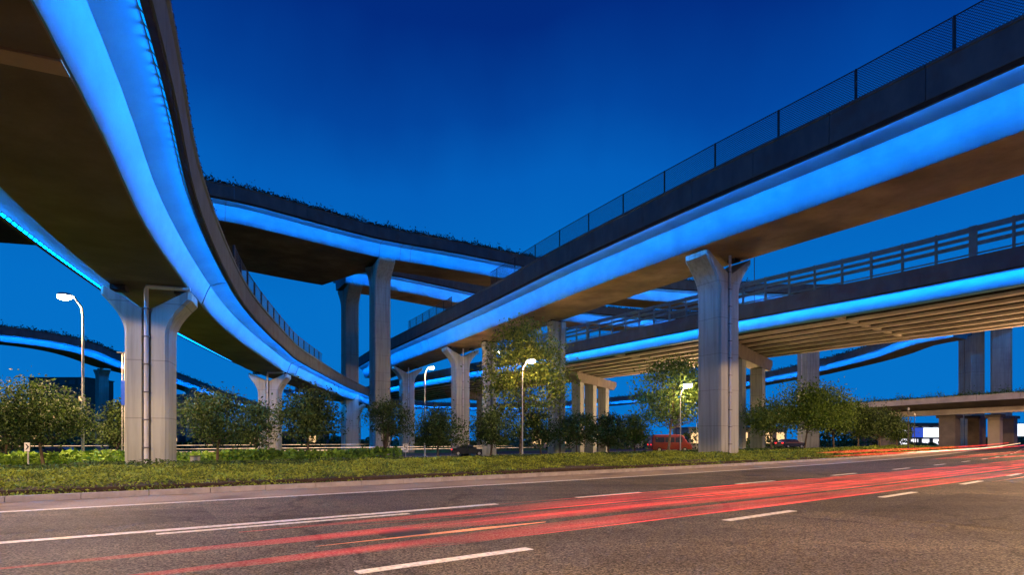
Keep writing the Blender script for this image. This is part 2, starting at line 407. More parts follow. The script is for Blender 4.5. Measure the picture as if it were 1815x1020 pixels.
def tag(o, label=None, cat=None, group=None, kind=None):
    if label: o["label"] = label
    if cat: o["category"] = cat
    if group: o["group"] = group
    if kind: o["kind"] = kind
    return o

def empty(name, loc, label, cat, group=None):
    o = bpy.data.objects.new(name, None); COL.objects.link(o)
    o.location = loc; o.empty_display_size = 0.3
    return tag(o, label, cat, group)

# ------------------------------------------------------------------ road curve: line one of the carriageway and offsets from it (metres, + towards the camera)
def curve(x):
    x = np.asarray(x, float)
    xc = np.clip(x, -42, 46)
    y = 16 + .74 * xc + .0035 * xc ** 2
    return y + (x - xc) * (.74 + .007 * xc)
def slope(x):
    return .74 + .007 * np.clip(x, -42, 46)
def road_pt(x0, off, z=0.0):
    m = float(slope(x0)); L = math.hypot(1, m)
    return np.array([x0 + off * m / L, float(curve(x0)) - off / L, z])
def dist_off(x, y):
    m = slope(x); return (y - curve(x)) / np.sqrt(1 + m * m)
def terrain_z(x, y):
    d = dist_off(np.asarray(x, float), np.asarray(y, float))
    t = np.clip((d - 12) / 40, 0, 1); t = t * t * (3 - 2 * t)
    lane = np.clip((d - 5) / 3, 0, 1)
    return -0.12 + lane * 0.17 * (1 - .3 * t) - 1.0 * t

def strip(name, mat, xs, o1, o2, z, parent=None, kind=None):
    mb = MB(); V = []; F = []
    for x in xs:
        a = road_pt(x, o1, z); c = road_pt(x, o2, z); V += [a, c]
    for i in range(len(xs) - 1):
        F.append((2 * i, 2 * i + 2, 2 * i + 3, 2 * i + 1) if o2 > o1 else (2 * i, 2 * i + 1, 2 * i + 3, 2 * i + 2))
    me = mesh_obj(name, V, F, mat, parent)
    # normals up
    if me.data.polygons[0].normal.z < 0: me.data.flip_normals()
    if kind: me["kind"] = kind
    return me

# ground: one sheet to the horizon
gx = np.concatenate([np.linspace(-900, -130, 12), np.arange(-120, 130, 3.0), np.linspace(140, 900, 12)])
gy = np.concatenate([np.linspace(-300, -40, 6), np.arange(-30, 150, 3.0), np.linspace(160, 1400, 16)])
GX, GY = np.meshgrid(gx, gy)
GZ = terrain_z(GX, GY)
V = np.stack([GX, GY, GZ], -1).reshape(-1, 3)
nx = len(gx); F = []
for j in range(len(gy) - 1):
    for i in range(nx - 1):
        F.append((j * nx + i, j * nx + i + 1, (j + 1) * nx + i + 1, (j + 1) * nx + i))
g = mesh_obj("ground", V, F, "lawn"); g["kind"] = "structure"
xs = list(np.arange(-90, 160, 1.5))
road = strip("road", "asphalt", xs, 0.0, 60.0, 0.0, kind="structure")
# the lane next to the shoulder, shoulder paving and kerb
strip("shoulder", "shoulder_paving", xs, -1.85, -0.0, 0.001, kind="structure")
def ribbon_box(name, mat, xs, o1, o2, z0, z1, parent=None, kind=None):
    mb = MB(); lp = []
    for x in xs:
        lp.append([road_pt(x, o1, z0), road_pt(x, o2, z0), road_pt(x, o2, z1), road_pt(x, o1, z1)])
    mb.grid_loops(lp); o = mb.build(name, mat, parent)
    if kind: o["kind"] = kind
    return o
kerb = tag(bpy.data.objects.new("kerb", None), kind="structure"); COL.objects.link(kerb)
kx = list(np.arange(-40, 40, 1.0))
for i, x in enumerate(kx):
    ribbon_box("kerb_stone", "kerb_stone", [x + 0.006, x + 0.994], -2.05, -1.86, -0.05, 0.12, kerb)
ribbon_box("kerb_stone_run", "kerb_stone", list(np.arange(40.0, 120, 2.0)), -2.05, -1.86, -0.05, 0.12, kerb)

def marking(x0, x1, off, w, name="lane_marking", z=0.006):
    n = max(2, int((x1 - x0) / 1.5) + 1)
    xx = list(np.linspace(x0, x1, n))
    mb = MB(); lp = []
    for x in xx:
        lp.append([road_pt(x, off - w / 2, z - 0.004), road_pt(x, off + w / 2, z - 0.004), road_pt(x, off + w / 2, z), road_pt(x, off - w / 2, z)])
    mb.grid_loops(lp)
    return mb.build(name, "white_paint", road)
marking(-60, 120, 0.06, 0.14, "edge_line")
marking(-60, -2.6, 3.93, 0.17, "solid_line")
marking(-7.1, -4.2, 4.25, 0.12, "lane_line")
# dashes: lane two and lane three
def along(x0, step):
    out = []; x = x0
    while x < 110:
        out.append(x); x += step / math.hypot(1, float(slope(x)))
    return out
for x in along(-0.95, 6.0)[:16]:
    marking(x, x + 2.0 / math.hypot(1, float(slope(x))), 3.95, 0.14, "lane_dash")
for x in along(-5.95, 5.62)[:20]:
    marking(x, x + 1.96 / math.hypot(1, float(slope(x))), 7.85, 0.15, "lane_dash")
asphalt_mat("asphalt_patch", (0.018, 0.016, 0.014), (0.17, 0.155, 0.125), (0.8, 0.8, 0.8), (1.05, 1.03, 1.0))
strip("road_patch", "asphalt_patch", list(np.linspace(0.5, 5.2, 6)), 8.6, 10.9, 0.004, kind="structure")
strip("road_patch", "asphalt_patch", list(np.linspace(-8.5, -6.4, 4)), 1.2, 3.1, 0.004, kind="structure")
strip("service_road", "asphalt_far", list(np.arange(-120, 100, 3.0)), -66, -52, -0.93, kind="structure")
strip("footpath", "shoulder_paving", list(np.arange(-120, 100, 3.0)), -51, -49, -0.90, kind="structure")

# ------------------------------------------------------------------ swept viaducts
def catmull(P, step=1.5):
    P = [np.array(p, float) for p in P]
    P = [2 * P[0] - P[1]] + P + [2 * P[-1] - P[-2]]
    out = []
    for i in range(1, len(P) - 2):
        L = np.linalg.norm(P[i + 1] - P[i]); n = max(2, int(L / 0.5))
        for k in range(n):
            t = k / n; a, b, c, d = P[i - 1], P[i], P[i + 1], P[i + 2]
            out.append(0.5 * ((2 * b) + (-a + c) * t + (2 * a - 5 * b + 4 * c - d) * t * t + (-a + 3 * b - 3 * c + d) * t ** 3))
    out.append(P[-2])
    out = np.array(out)
    # light smoothing
    for _ in range(12):
        out[1:-1] = 0.25 * out[:-2] + 0.5 * out[1:-1] + 0.25 * out[2:]
    s = np.concatenate([[0], np.cumsum(np.linalg.norm(np.diff(out, axis=0), axis=1))])
    n = int(s[-1] / step) + 1
    ss = np.linspace(0, s[-1], n)
    return np.stack([np.interp(ss, s, out[:, k]) for k in range(3)], -1), ss

class Path:
    """near soffit edge of a ramp; side=+1/-1 picks which side of the travel direction is away from the camera"""
    def __init__(s, pts, side, step=1.5):
        s.P, s.s = catmull(pts, step); s.side = side
        T = np.gradient(s.P, axis=0); T[:, 2] = 0
        T /= np.linalg.norm(T, axis=1)[:, None]; s.T = T
        s.N = side * np.stack([-T[:, 1], T[:, 0], np.zeros(len(T))], -1)
        s.L = s.s[-1]
    def at(s, t, o=0.0, z=0.0):
        p = np.array([np.interp(t, s.s, s.P[:, k]) for k in range(3)])
        nn = np.array([np.interp(t, s.s, s.N[:, k]) for k in range(3)]); nn /= np.linalg.norm(nn)
        return p + nn * o + np.array([0, 0, z])
    def tan(s, t):
        v = np.array([np.interp(t, s.s, s.T[:, k]) for k in range(3)]); return v / np.linalg.norm(v)
    def find(s, x=None, y=None):
        k = np.argmin(np.abs(s.P[:, 0] - x)) if x is not None else np.argmin(np.abs(s.P[:, 1] - y))
        return s.s[k]
    def stations(s, a, b):
        m = (s.s > a + 0.05) & (s.s < b - 0.05)
        return [a] + list(s.s[m]) + [b]

def sweep(path, a, b, prof, closed=True, step=None):
    """prof: list of (o,z) or function(s)->list"""
    mb = MB(); lp = []
    st = path.stations(a, b)
    for t in st:
        pr = prof(t) if callable(prof) else prof
        lp.append([path.at(t, o, z) for o, z in pr])
    if path.side > 0: lp = [q[::-1] for q in lp]
    mb.grid_loops(lp, closed=closed)
    return mb

# girder profile numbers: web reach/height, lip reach/height, parapet top
PROF_L = dict(fzj=.62, fol=1.75, fzl=.95, oj=.38, zj=.90, ol=1.15, zl=1.15, ot=1.33, zt=2.40, zb=1.10)
PROF_R = dict(oj=.50, zj=1.66, ol=1.75, zl=1.86, ot=1.95, zt=3.55, zb=1.98)

def girder_profile(w, pr):
    oj, zj, ol, zl = pr['oj'], pr['zj'], pr['ol'], pr['zl']
    web = [(0, 0), (-oj * .10, zj * .05), (-oj * .30, zj * .28), (-oj * .52, zj * .55), (-oj * .75, zj * .80), (-oj, zj)]
    wing = [(-oj - (ol - oj) * .30, zj + (zl - zj) * .42), (-oj - (ol - oj) * .65, zj + (zl - zj) * .78), (-ol, zl)]
    near = web + wing + [(-ol, zl + .30)]
    if 'fol' in pr: far = girder_profile(0, dict(oj=oj, zj=pr['fzj'], ol=pr['fol'], zl=pr['fzl']))[0]
    else: far = near
    far = [(w - o, z) for o, z in far]
    return near, far

def ramp(name, path, w, pr, label, group=None, panel=6.0, far_led=True, s0=0.0, s1=None, parapet="parapet_paint", joints=(), near_led=True, soffit_mat="soffit_concrete"):
    s1 = path.L if s1 is None else s1
    wf = w if callable(w) else (lambda t: w)
    root = empty(name, tuple(path.at(s0, wf(s0) / 2, 0)), label, "elevated road", group)
    og = tuple(root.location)
    # box girder with its cantilever wings
    def full(t):
        nr, fr = girder_profile(wf(t), pr); return nr + fr[::-1]
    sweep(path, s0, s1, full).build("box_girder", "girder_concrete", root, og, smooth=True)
    # mottled flat soffit, a hair below the webs' foot
    def sof(t): return [(0.05, -0.03), (wf(t) - 0.05, -0.03), (wf(t) - 0.02, 0.02), (0.02, 0.02)]
    sweep(path, s0, s1, sof).build("soffit", soffit_mat, root, og)
    ol, zl, ot, zt, zb = pr['ol'], pr['zl'], pr['ot'], pr['zt'], pr['zb']
    sweep(path, s0, s1, lambda t: [(-ol + .05, zl + .305), (wf(t) + ol - .05, zl + .305), (wf(t) + ol - .05, zl + .36), (-ol + .05, zl + .36)]).build("deck_surface", "asphalt_far", root, og)
    # parapet panels with open joints
    for side in (0, 1):
        if side == 1 and 'fol' in pr:
            dz = zl - pr['fzl']; ot = ot - ol + pr['fol']; ol = pr['fol']; zl -= dz; zt -= dz; zb -= dz
        t = s0
        L = panel if side == 0 else panel * 4
        while t < s1 - 0.5:
            u = min(t + L, s1)
            if side == 0:
                pf = [(-ol - .02, zb), (-ol - .02, zt - .02), (-ot - .06, zt), (-ot - .06, zt - .12), (-ot, zt - .16), (-ot - .02, zb)]
            else:
                pf = lambda q: [(wf(q) + ol + .02, zb), (wf(q) + ot + .02, zb), (wf(q) + ot, zt - .16), (wf(q) + ot + .06, zt - .12), (wf(q) + ot + .06, zt), (wf(q) + ol + .02, zt - .02)]
            sweep(path, t + .015, u - .015, pf).build("parapet_panel", parapet, root, og)
            t = u
        # drip lip that carries the LED line
        if side == 0: lp = [(-ol - .02, zl - .10), (-ol - .02, zl + .12), (-ot + .02, zl + .12), (-ot + .02, zl - .10)]
        else: lp = lambda q: [(wf(q) + ol + .02, zl - .10), (wf(q) + ot - .02, zl - .10), (wf(q) + ot - .02, zl + .12), (wf(q) + ol + .02, zl + .12)]
        sweep(path, s0, s1, lp).build("fascia_lip", "dark_rubber", root, og)
        if (side == 0 and near_led) or (side == 1 and far_led):
            mb = MB(); st = []
            for q in np.arange(s0, s1 - .5, .4): st += [q, q + .30]
            for q in st:
                if side == 0: a1, a2 = (-ol + .045, zl - .025), (-ol - .005, zl - .09)
                else: a1, a2 = (wf(q) + ol - .045, zl - .025), (wf(q) + ol + .005, zl - .09)
                mb.v += [tuple(path.at(q, *a1)), tuple(path.at(q, *a2))]
            for i in range(0, len(st) - 1, 2):
                mb.f.append((2 * i, 2 * i + 2, 2 * i + 3, 2 * i + 1))
            o = mb.build("led_strip", "led_blue", root, og)
            k = len(st) // 2 // 2 * 2; nn = path.at(st[k], 1) - path.at(st[k], 0)
            if side == 1: nn = -nn
            if np.dot(np.array(o.data.polygons[k // 2].normal), nn) < 0: o.data.flip_normals()
    for j in joints:
        nr, _ = girder_profile(1, pr)
        outer = nr[:9]; thick = [(o - .03, z - .03) for o, z in outer]
        sweep(path, j - .06, j + .06, thick + [(o + .02, z + .02) for o, z in outer][::-1]).build("joint_cover", "rail_paint", root, og)
    return root

# --- left ramp overhead
Z_L = CAM_H + 6.5
pL = Path([(-0.9, -8, Z_L), (-3.9, 0.0, Z_L), (-6.1, 6.0, Z_L), (-7.75, 9.9, Z_L), (-9.04, 12.75, Z_L), (-11.2, 17.3, Z_L), (-14.2, 25.1, Z_L), (-17.25, 34.5, Z_L), (-20.75, 49.2, Z_L),
           (-22.1, 56.5, Z_L), (-25.0, 81, Z_L), (-26.6, 105, Z_L), (-27.5, 130, Z_L)], side=+1)
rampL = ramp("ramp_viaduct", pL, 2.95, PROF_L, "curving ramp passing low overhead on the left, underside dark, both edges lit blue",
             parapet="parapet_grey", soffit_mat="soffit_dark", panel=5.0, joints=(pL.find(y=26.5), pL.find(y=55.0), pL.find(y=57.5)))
# --- right ramp
Z_R = CAM_H + 12.6
pR = Path([(36, -4, Z_R), (28.5, 9.5, Z_R), (20.8, 22.95, Z_R), (17.2, 29.0, Z_R), (12.8, 35.9, Z_R), (5.5, 48.5, Z_R), (-.4, 59.8, Z_R), (-10.6, 78.5, Z_R), (-20.9, 97, Z_R), (-30, 115, Z_R)], side=-1)
rampR = ramp("ramp_viaduct", pR, 4.9, PROF_R, "long straight ramp climbing from the centre to the top right, mesh fence on its parapet",
             panel=4.2, joints=(pR.find(y=80.0), pR.find(y=82.5)))
# --- high rear ramp (wide on the left, where two carriageways join)
Z_H = CAM_H + 25.4
pH = Path([(-70, 52, Z_H), (-50, 57.5, Z_H), (-34, 65.1, Z_H), (-29.1, 68.9, Z_H), (-24.2, 73.6, Z_H), (-18.6, 78.3, Z_H), (-10.4, 83.1, Z_H), (-1.35, 88.8, Z_H), (10, 96, Z_H), (21, 101.5, Z_H), (34, 105, Z_H), (58, 107, Z_H), (85, 104, Z_H), (120, 96, Z_H)], side=+1)
sa = pH.find(x=-20); sb = pH.find(x=-14)
def wH(t):
    k = min(1, max(0, (t - sa) / (sb - sa))); k = math.sqrt(max(0, 1 - (1 - k) ** 2)) if k > 0 else 0
    return 19.0 * (1 - k) + 5.4 * k
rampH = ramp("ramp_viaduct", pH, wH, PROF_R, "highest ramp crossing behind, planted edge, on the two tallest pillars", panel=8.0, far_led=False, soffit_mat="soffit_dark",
             joints=(pH.find(x=-18.4), pH.find(x=-15.4), pH.find(x=-14.6), pH.find(x=-33)))
pH2 = Path([(-27.0, 91.3, Z_H), (-20.4, 95.5, Z_H), (-15.7, 99.5, Z_H), (-9, 105.5, Z_H), (0, 113, Z_H), (12, 121, Z_H), (30, 128, Z_H), (60, 131, Z_H)], side=+1)
rampH2 = ramp("ramp_viaduct", pH2, 5.6, PROF_R, "second high ramp splitting off just behind the tallest pillar, partly hidden", panel=8.0, far_led=False)
# --- left background ramp
def Hpt(px, py, Y): return ((px - 907.5) / 1000 * Y, Y, CAM_H + (780 - py) / 1000 * Y)
pG = Path([(-140, 70, 17.3), Hpt(0, 606, 92), Hpt(222, 656, 122), Hpt(315, 682, 152), Hpt(397, 711, 185), Hpt(452, 728, 212), Hpt(500, 745, 240)], side=+1, step=3)
rampG = ramp("ramp_viaduct", pG, 4.0, PROF_L, "distant ramp descending behind the left trees with a planted edge", panel=10.0, far_led=False, parapet="parapet_grey")
# --- far curving ramp behind the girder bridge
pS = Path([Hpt(1690, 598, 98), Hpt(1617, 612, 104), Hpt(1576, 627, 110), Hpt(1522, 643, 119), Hpt(1451, 660, 131), Hpt(1420, 667, 137), Hpt(1329, 684, 152), Hpt(1240, 701, 172), Hpt(1130, 714, 192), Hpt(1000, 725, 208), Hpt(860, 728, 215), Hpt(740, 724, 216), Hpt(640, 715, 210), Hpt(520, 700, 190)], side=-1, step=3)
rampS = ramp("ramp_viaduct", pS, 4.5, PROF_L, "far curving ramp coming out from under the girder bridge on the right", panel=12.0, far_led=False, parapet="parapet_grey")

# cross beam where the left ramp forks above the camera
cb = MB(); cb.bar((-7.75, 9.8, Z_L - .045), (-11.4, 8.25, Z_L - .045), .45, .05); cb.build("cross_beam", "soffit_concrete", rampL, tuple(rampL.location))

# --- girder bridge (viaduct on many beams)
Z_V = CAM_H + 9.5
pV = Path([(52, 4, Z_V), (41.5, 19.5, Z_V), (31.2, 34.6, Z_V), (27, 40.9, Z_V), (19.8, 50.6, Z_V), (6.9, 69.6, Z_V), (-6, 87.5, Z_V), (-17, 103, Z_V), (-24.5, 114, Z_V), (-36, 132, Z_V)], side=-1)
WV = 16.6
rv = empty("girder_bridge", tuple(pV.at(0, WV / 2, 0)), "wide bridge on rows of pale beams with a slatted barrier, right of centre", "bridge")
og = tuple(rv.location)
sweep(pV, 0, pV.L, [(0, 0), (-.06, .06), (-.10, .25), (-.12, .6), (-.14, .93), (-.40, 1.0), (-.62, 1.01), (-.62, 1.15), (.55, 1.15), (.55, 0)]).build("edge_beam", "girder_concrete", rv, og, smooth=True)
sweep(pV, 0, pV.L, [(.56, 1.0), (WV, 1.0), (WV + .6, 1.15), (WV + .6, 1.3), (-.6, 1.3), (-.6, 1.155), (.56, 1.155)]).build("deck_slab", "deck_underside_shaded", rv, og)
NB = 8
for k in range(1, NB):
    o = WV * k / (NB - 1) - (.7 if k == NB - 1 else 0)
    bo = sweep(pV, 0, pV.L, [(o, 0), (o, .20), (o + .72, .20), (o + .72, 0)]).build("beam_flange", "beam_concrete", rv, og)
    sweep(pV, 0, pV.L, [(o + .20, .203), (o + .20, .998), (o + .52, .998), (o + .52, .203)]).build("beam_web_shaded", "beam_web_shaded", rv, og)
for s_ in (pV.find(y=43.5), pV.find(y=24), pV.find(y=64), pV.find(y=85)):
    for k in range(NB - 1):
        o0 = WV * k / (NB - 1) + (.56 if k == 0 else .73); o1 = WV * (k + 1) / (NB - 1) - .01 - (.7 if k == NB - 2 else 0)
        sweep(pV, s_ - .15, s_ + .15, [(o0, .06), (o0, .97), (o1, .97), (o1, .06)]).build("diaphragm", "beam_concrete", rv, og)
t = 0.0
while t < pV.L - .5:
    u = min(t + 6.0, pV.L)
    sweep(pV, t + .012, u - .012, [(-.66, .98), (-.66, 2.17), (-.90, 2.17), (-.90, .98)]).build("parapet_panel", "parapet_paint", rv, og)
    t = u
mb = MB(); st = pV.stations(0, pV.L)
for q in st: mb.v += [tuple(pV.at(q, -.585, .985)), tuple(pV.at(q, -.635, .905))]
for i in range(len(st) - 1): mb.f.append((2 * i, 2 * i + 2, 2 * i + 3, 2 * i + 1))
o = mb.build("led_strip", "led_blue_soft", rv, og)
nn = pV.at(st[20], 1) - pV.at(st[20], 0)
if np.dot(np.array(o.data.polygons[20].normal), nn) < 0: o.data.flip_normals()
sweep(pV, 0, pV.L, [(-.66, .88), (-.66, .978), (-.88, .978), (-.88, .88)]).build("fascia_lip", "dark_rubber", rv, og)
# slatted noise barrier, a thing of its own on the parapet
sB0 = pV.find(y=22); sB1 = pV.find(y=77)
bar = empty("slatted_barrier", tuple(pV.at(sB0, -.78, 2.17)), "slatted metal barrier along the near edge of the girder bridge", "barrier")
obr = tuple(bar.location)
t = sB0; k = 0
while t < sB1:
    u = t + 2.0
    wpost = .14 if k % 9 else .42
    sweep(pV, t - wpost / 2, t + wpost / 2, [(-.70, 2.172), (-.70, 4.12), (-.86, 4.12), (-.86, 2.172)]).build("post", "rail_paint", bar, obr)
    for za, zb_, d in ((2.30, 2.38, .04), (2.84, 3.08, .05), (3.30, 3.52, .05), (3.74, 4.08, .06)):
        sweep(pV, t + wpost / 2 + .005, u - .075, [(-.78 + d, za), (-.78 + d, zb_), (-.78 - d, zb_), (-.78 - d, za)]).build("rail", "rail_paint", bar, obr)
    t = u; k += 1

# --- low bridge across the road at the right
pB = Path([(96, 48, 6.4), (84, 64, 6.4), (73.5, 80.5, 6.3), (66, 92, 6.1), (60.5, 103, 5.9), (57, 118, 5.6), (56, 136, 5.4), (57, 165, 5.2)], side=-1, step=2)
rb = empty("low_bridge", tuple(pB.at(0, 5, 0)), "low road bridge with planted edge crossing at the far right", "bridge")
og = tuple(rb.location)
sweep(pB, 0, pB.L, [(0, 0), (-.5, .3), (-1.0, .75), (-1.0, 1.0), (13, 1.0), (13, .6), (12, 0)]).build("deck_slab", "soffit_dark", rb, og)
t = 0
while t < pB.L - 1:
    u = min(t + 5, pB.L)
    sweep(pB, t + .03, u - .03, [(-1.0, .80), (-1.02, 1.75), (-1.25, 1.75), (-1.25, .80)]).build("parapet_panel", "beam_concrete", rb, og)
    t = u
sweep(pB, pB.find(y=70), pB.find(y=112), [(3.0, -.9), (3.0, -.02), (4.2, -.02), (4.2, -.9)]).build("edge_girder", "beam_concrete", rb, og)

# ------------------------------------------------------------------ pillars
def pillar(x, y, ztop, tx, ty, W, D, flare, hf, label, group="ramp pillars", pipe=True, notch=.55, head=1.0, pipe_over=None, groove=True, joint=None, zb=None):
    """tx,ty: ramp direction; W across the ramp, D along it; flare = half width of the head"""
    zb = float(terrain_z(x, y)) - .3 if zb is None else zb
    T = np.array([tx, ty, 0.0]); T /= np.linalg.norm(T); Nn = np.array([T[1], -T[0], 0.0])
    if T[1] > 0: T = -T          # front faces the camera
    root = empty("pillar", (x, y, zb), label, "bridge pillar", group)
    og = (x, y, zb)
    g = .17; gd = .10; ch = .12; top = ztop - .22
    zs = [zb, zb + 3, top - hf - 1.5, top - hf]
    for k in range(1, 9): zs.append(top - hf + (hf - .35) * k / 8)
    zs.append(top)
    def half(z):
        if z <= top - hf: return W / 2
        k = min(1, (z - (top - hf)) / (hf - .35)); return W / 2 + (flare - W / 2) * (1 - math.cos(k * math.pi / 2)) ** 1.05
    loops = []
    for z in zs:
        h = half(z)
        front = [(-h, D / 2 - ch), (-h + ch, D / 2), (-g, D / 2), (-g + .02, D / 2 - gd), (g - .02, D / 2 - gd), (g, D / 2), (h - ch, D / 2), (h, D / 2 - ch)]
        back = [(a, -b) for a, b in front][::-1]
        lp = []
        for a, b in front + back:
            zz = z
            lim = top - notch * max(0, 1 - max(0, abs(a) - g) / (flare - g) * 1.15) ** .8
            zz = min(z, lim)
            lp.append(np.array([x, y, 0]) + Nn * a + T * b + np.array([0, 0, zz]))
        loops.append(lp)
    mb = MB(); n = 16
    for lp in loops: mb.v += [tuple(p) for p in lp]
    for i in range(len(loops) - 1):
        for j in range(n):
            a = i * n + j; c = i * n + (j + 1) % n
            mb.f.append((a, c, c + n, a + n))
    b = (len(loops) - 1) * n
    for j in range(7): mb.f.append((b + j, b + j + 1, b + 14 - j, b + 15 - j))
    o = mb.build("shaft", "pillar_concrete", root, og, smooth=True)
    # make outward
    import bmesh
    bm = bmesh.new(); bm.from_mesh(o.data); bmesh.ops.recalc_face_normals(bm, faces=bm.faces); bm.to_mesh(o.data); bm.free()
    for sg in (-1, 1):
        m2 = MB(); m2.box(np.array([x, y, top + .10]) + Nn * sg * flare * .72, (.55, .6, .22), axes=(Nn, T, np.array([0, 0, 1.0])))
        m2.build("bearing", "dark_rubber", root, og)
    if joint:
        for zz in joint:
            m3 = MB(); m3.box((x, y, zz), (W + .04, D + .04, .05), axes=(Nn, T, np.array([0, 0, 1.0]))); m3.build("joint_band", "pillar_groove", root, og)
    if groove:
        for sg in (-1, 1):
            m4 = MB(); m4.box(np.array([x, y, (zb + top - notch - .1) / 2]) + T * sg * (D / 2 - gd + .004), (2 * g - .05, .006, top - notch - .1 - zb), axes=(Nn, T, np.array([0, 0, 1.0])))
            m4.build("groove_lining", "pillar_groove", root, og)
    if pipe:
        f = np.array([x, y, 0]) + T * (D / 2 + .0)
        m = MB(); zt = ztop - .16
        pts = [f + np.array([0, 0, zb]), f + np.array([0, 0, zt - .12])]
        if pipe_over:
            pts += [f + np.array([0, 0, zt]) + Nn * .04, f + np.array([0, 0, zt]) + Nn * .2, f + np.array([0, 0, zt + .02]) + Nn * pipe_over]
        m.tube(pts, .085 if W < 2.5 else .12, 10)
        m.build("drain_pipe", "pipe_plastic", root, og, smooth=True)
        z = zb + 1.2
        while z < zt - .4:
            c = MB(); c.box(f + np.array([0, 0, z]), (.25, .20, .05), axes=(Nn, T, np.array([0, 0, 1.0]))); c.build("pipe_clamp", "pipe_clamp", root, og)
            z += 1.15
    return root

def at_px(path, w, px, lat=0.5):
    """station whose centre line appears at image column px of the photograph"""
    ss = np.linspace(0, path.L, 1500); best = None
    for q in ss:
        p = path.at(q, w * lat)
        if p[1] < 5: continue
        e = abs(907.5 + 1000 * p[0] / p[1] - px)
        if best is None or e < best[0]: best = (e, q)
    return best[1]

def ramp_pillar(path, s_, w, *a, lat=0.5, **k):
    p = path.at(s_, w * lat); t = path.tan(s_)
    return pillar(p[0], p[1], p[2], t[0], t[1], *a, **k)

ramp_pillar(pL, at_px(pL, 2.95, 269), 2.95, 1.58, 1.70, 1.62, 1.9, "nearest pillar at left, blue head and cream shaft with a grey drain pipe", notch=.85, pipe_over=1.6)
ramp_pillar(pL, at_px(pL, 2.95, 479), 2.95, 1.75, 1.9, 1.72, 2.0, "yellowish pillar of the left ramp, second along it, beside a dark tree", notch=.7, pipe_over=1.5)
ramp_pillar(pL, pL.find(y=100), 2.95, 1.75, 1.9, 1.72, 2.0, "small far pillar of the left ramp, mostly hidden by the tall pillars", notch=.7, pipe=False)
ramp_pillar(pR, at_px(pR, 4.9, 1273), 4.9, 2.0, 1.9, 2.25, 2.6, "big pillar right of centre with a dark left face and bright right face", notch=1.3)
ramp_pillar(pR, at_px(pR, 4.9, 816), 4.9, 2.0, 1.9, 2.4, 2.6, "Y-headed pillar under the middle ramp, left of the tall yellowish tree", notch=1.1)
ramp_pillar(pR, at_px(pR, 4.9, 721), 4.9, 2.2, 1.9, 2.5, 2.6, "farther Y-headed blue pillar just right of the tallest pillar", notch=1.1)
pillar(4.7, 59.6, Z_R, -.47, .88, 1.45, 1.35, .85, 1.0, "slim square pillar standing behind the tall yellowish tree, right side", pipe=False, notch=.05)
pillar(-2.9, 72, Z_R, -.47, .88, 1.5, 1.3, .9, 1.0, "slim pale-blue pillar just left of the tall yellowish tree's crown", pipe=False, notch=.05)
pillar(-18.9, 80.7, Z_H, .83, .55, 2.5, 2.3, 3.0, 3.6, "tallest pillar, front one of the close pair left of centre", notch=.5, pipe=False, joint=(9.5,))
pillar(-26.9, 93.6, Z_H, .83, .55, 2.6, 2.2, 3.2, 3.6, "second tallest pillar, rear left one of the close pair", notch=.5, pipe=False, joint=(15.2,))
pillar(57.5, 109.5, Z_H, .99, .05, 3.3, 2.6, 3.8, 3.5, "far pillar behind the right-hand bushy trees under the girder bridge", pipe=True, notch=.4)
pillar(92, 113, Z_H, .99, -.1, 3.7, 2.6, 2.3, 3.5, "left one of two far pillars rising above the low bridge", pipe=False, notch=.4, joint=(14.6,))
pillar(94.5, 109, Z_H, .8, -.6, 3.3, 3.0, 2.2, 3.5, "right one of two far pillars rising above the low bridge", pipe=False, notch=.4)
for pxx, Y, top, lab in ((181, 116, 655, "far pillar of the distant left ramp, left of the cream pillar"), (338, 160, 690, "tiny far pillar just right of the nearest pillar"), (1200, 178, 707, "tiny far pillar seen through the airy tree")):
    x = (pxx - 907.5) / 1000 * Y
    pillar(x, Y, CAM_H + (780 - top + 2) / 1000 * Y, .6, .8, 2.0, 1.8, 2.2 if top < 700 else 1.9, 1.8, lab, pipe=False, notch=.4)

# cap beams and columns under the girder bridge
def cap_pier(p, q, zt, cols, label, h=1.35):
    p = np.array(p, float); q = np.array(q, float); c = (p + q) / 2; d = (q - p) / np.linalg.norm(q - p); n_ = np.array([-d[1], d[0]])
    root = empty("column_pier", (c[0], c[1], -1.0), label, "bridge pier", "cap beam piers under the girder bridge")
    og = tuple(root.location)
    L = np.linalg.norm(q - p)
    m = MB(); prof = [(-L / 2, -.55), (-L / 2, 0), (L / 2, 0), (L / 2, -.55), (L / 2 - 1.3, -h), (-L / 2 + 1.3, -h)]
    lp = [[(c[0] + d[0] * a + n_[0] * sg * .75, c[1] + d[1] * a + n_[1] * sg * .75, zt + z) for a, z in prof] for sg in (-1, 1)]
    m.grid_loops(lp); m.build("cap_beam", "cap_concrete", root, og)
    for f in cols:
        e = p + (q - p) * f
        m = MB(); m.box((e[0], e[1], (zt - h - 1.4) / 2), (1.5, 1.3, zt - h + 1.4), axes=(np.array([d[0], d[1], 0]), np.array([n_[0], n_[1], 0]), np.array([0, 0, 1.0]))); m.build("column", "pillar_concrete", root, og)
cap_pier((20.8, 54.5), (30.6, 68.0), Z_V - .06, (.22, .75), "pier with cap beam just behind the big pillar")
cap_pier((8.4, 78.5), (16.6, 93.5), Z_V - .06, (.12, .42, .75), "pier with cap beam left of the airy tree, seen between trunks")
cap_pier((-12, 106), (-4, 122), Z_V - .06, (.2, .7), "farthest pier of the girder bridge, hidden behind shrubs in the centre")
cap_pier((40.5, 25.5), (53, 36), Z_V - .06, (.2, .8), "pier of the girder bridge just out of view on the right")

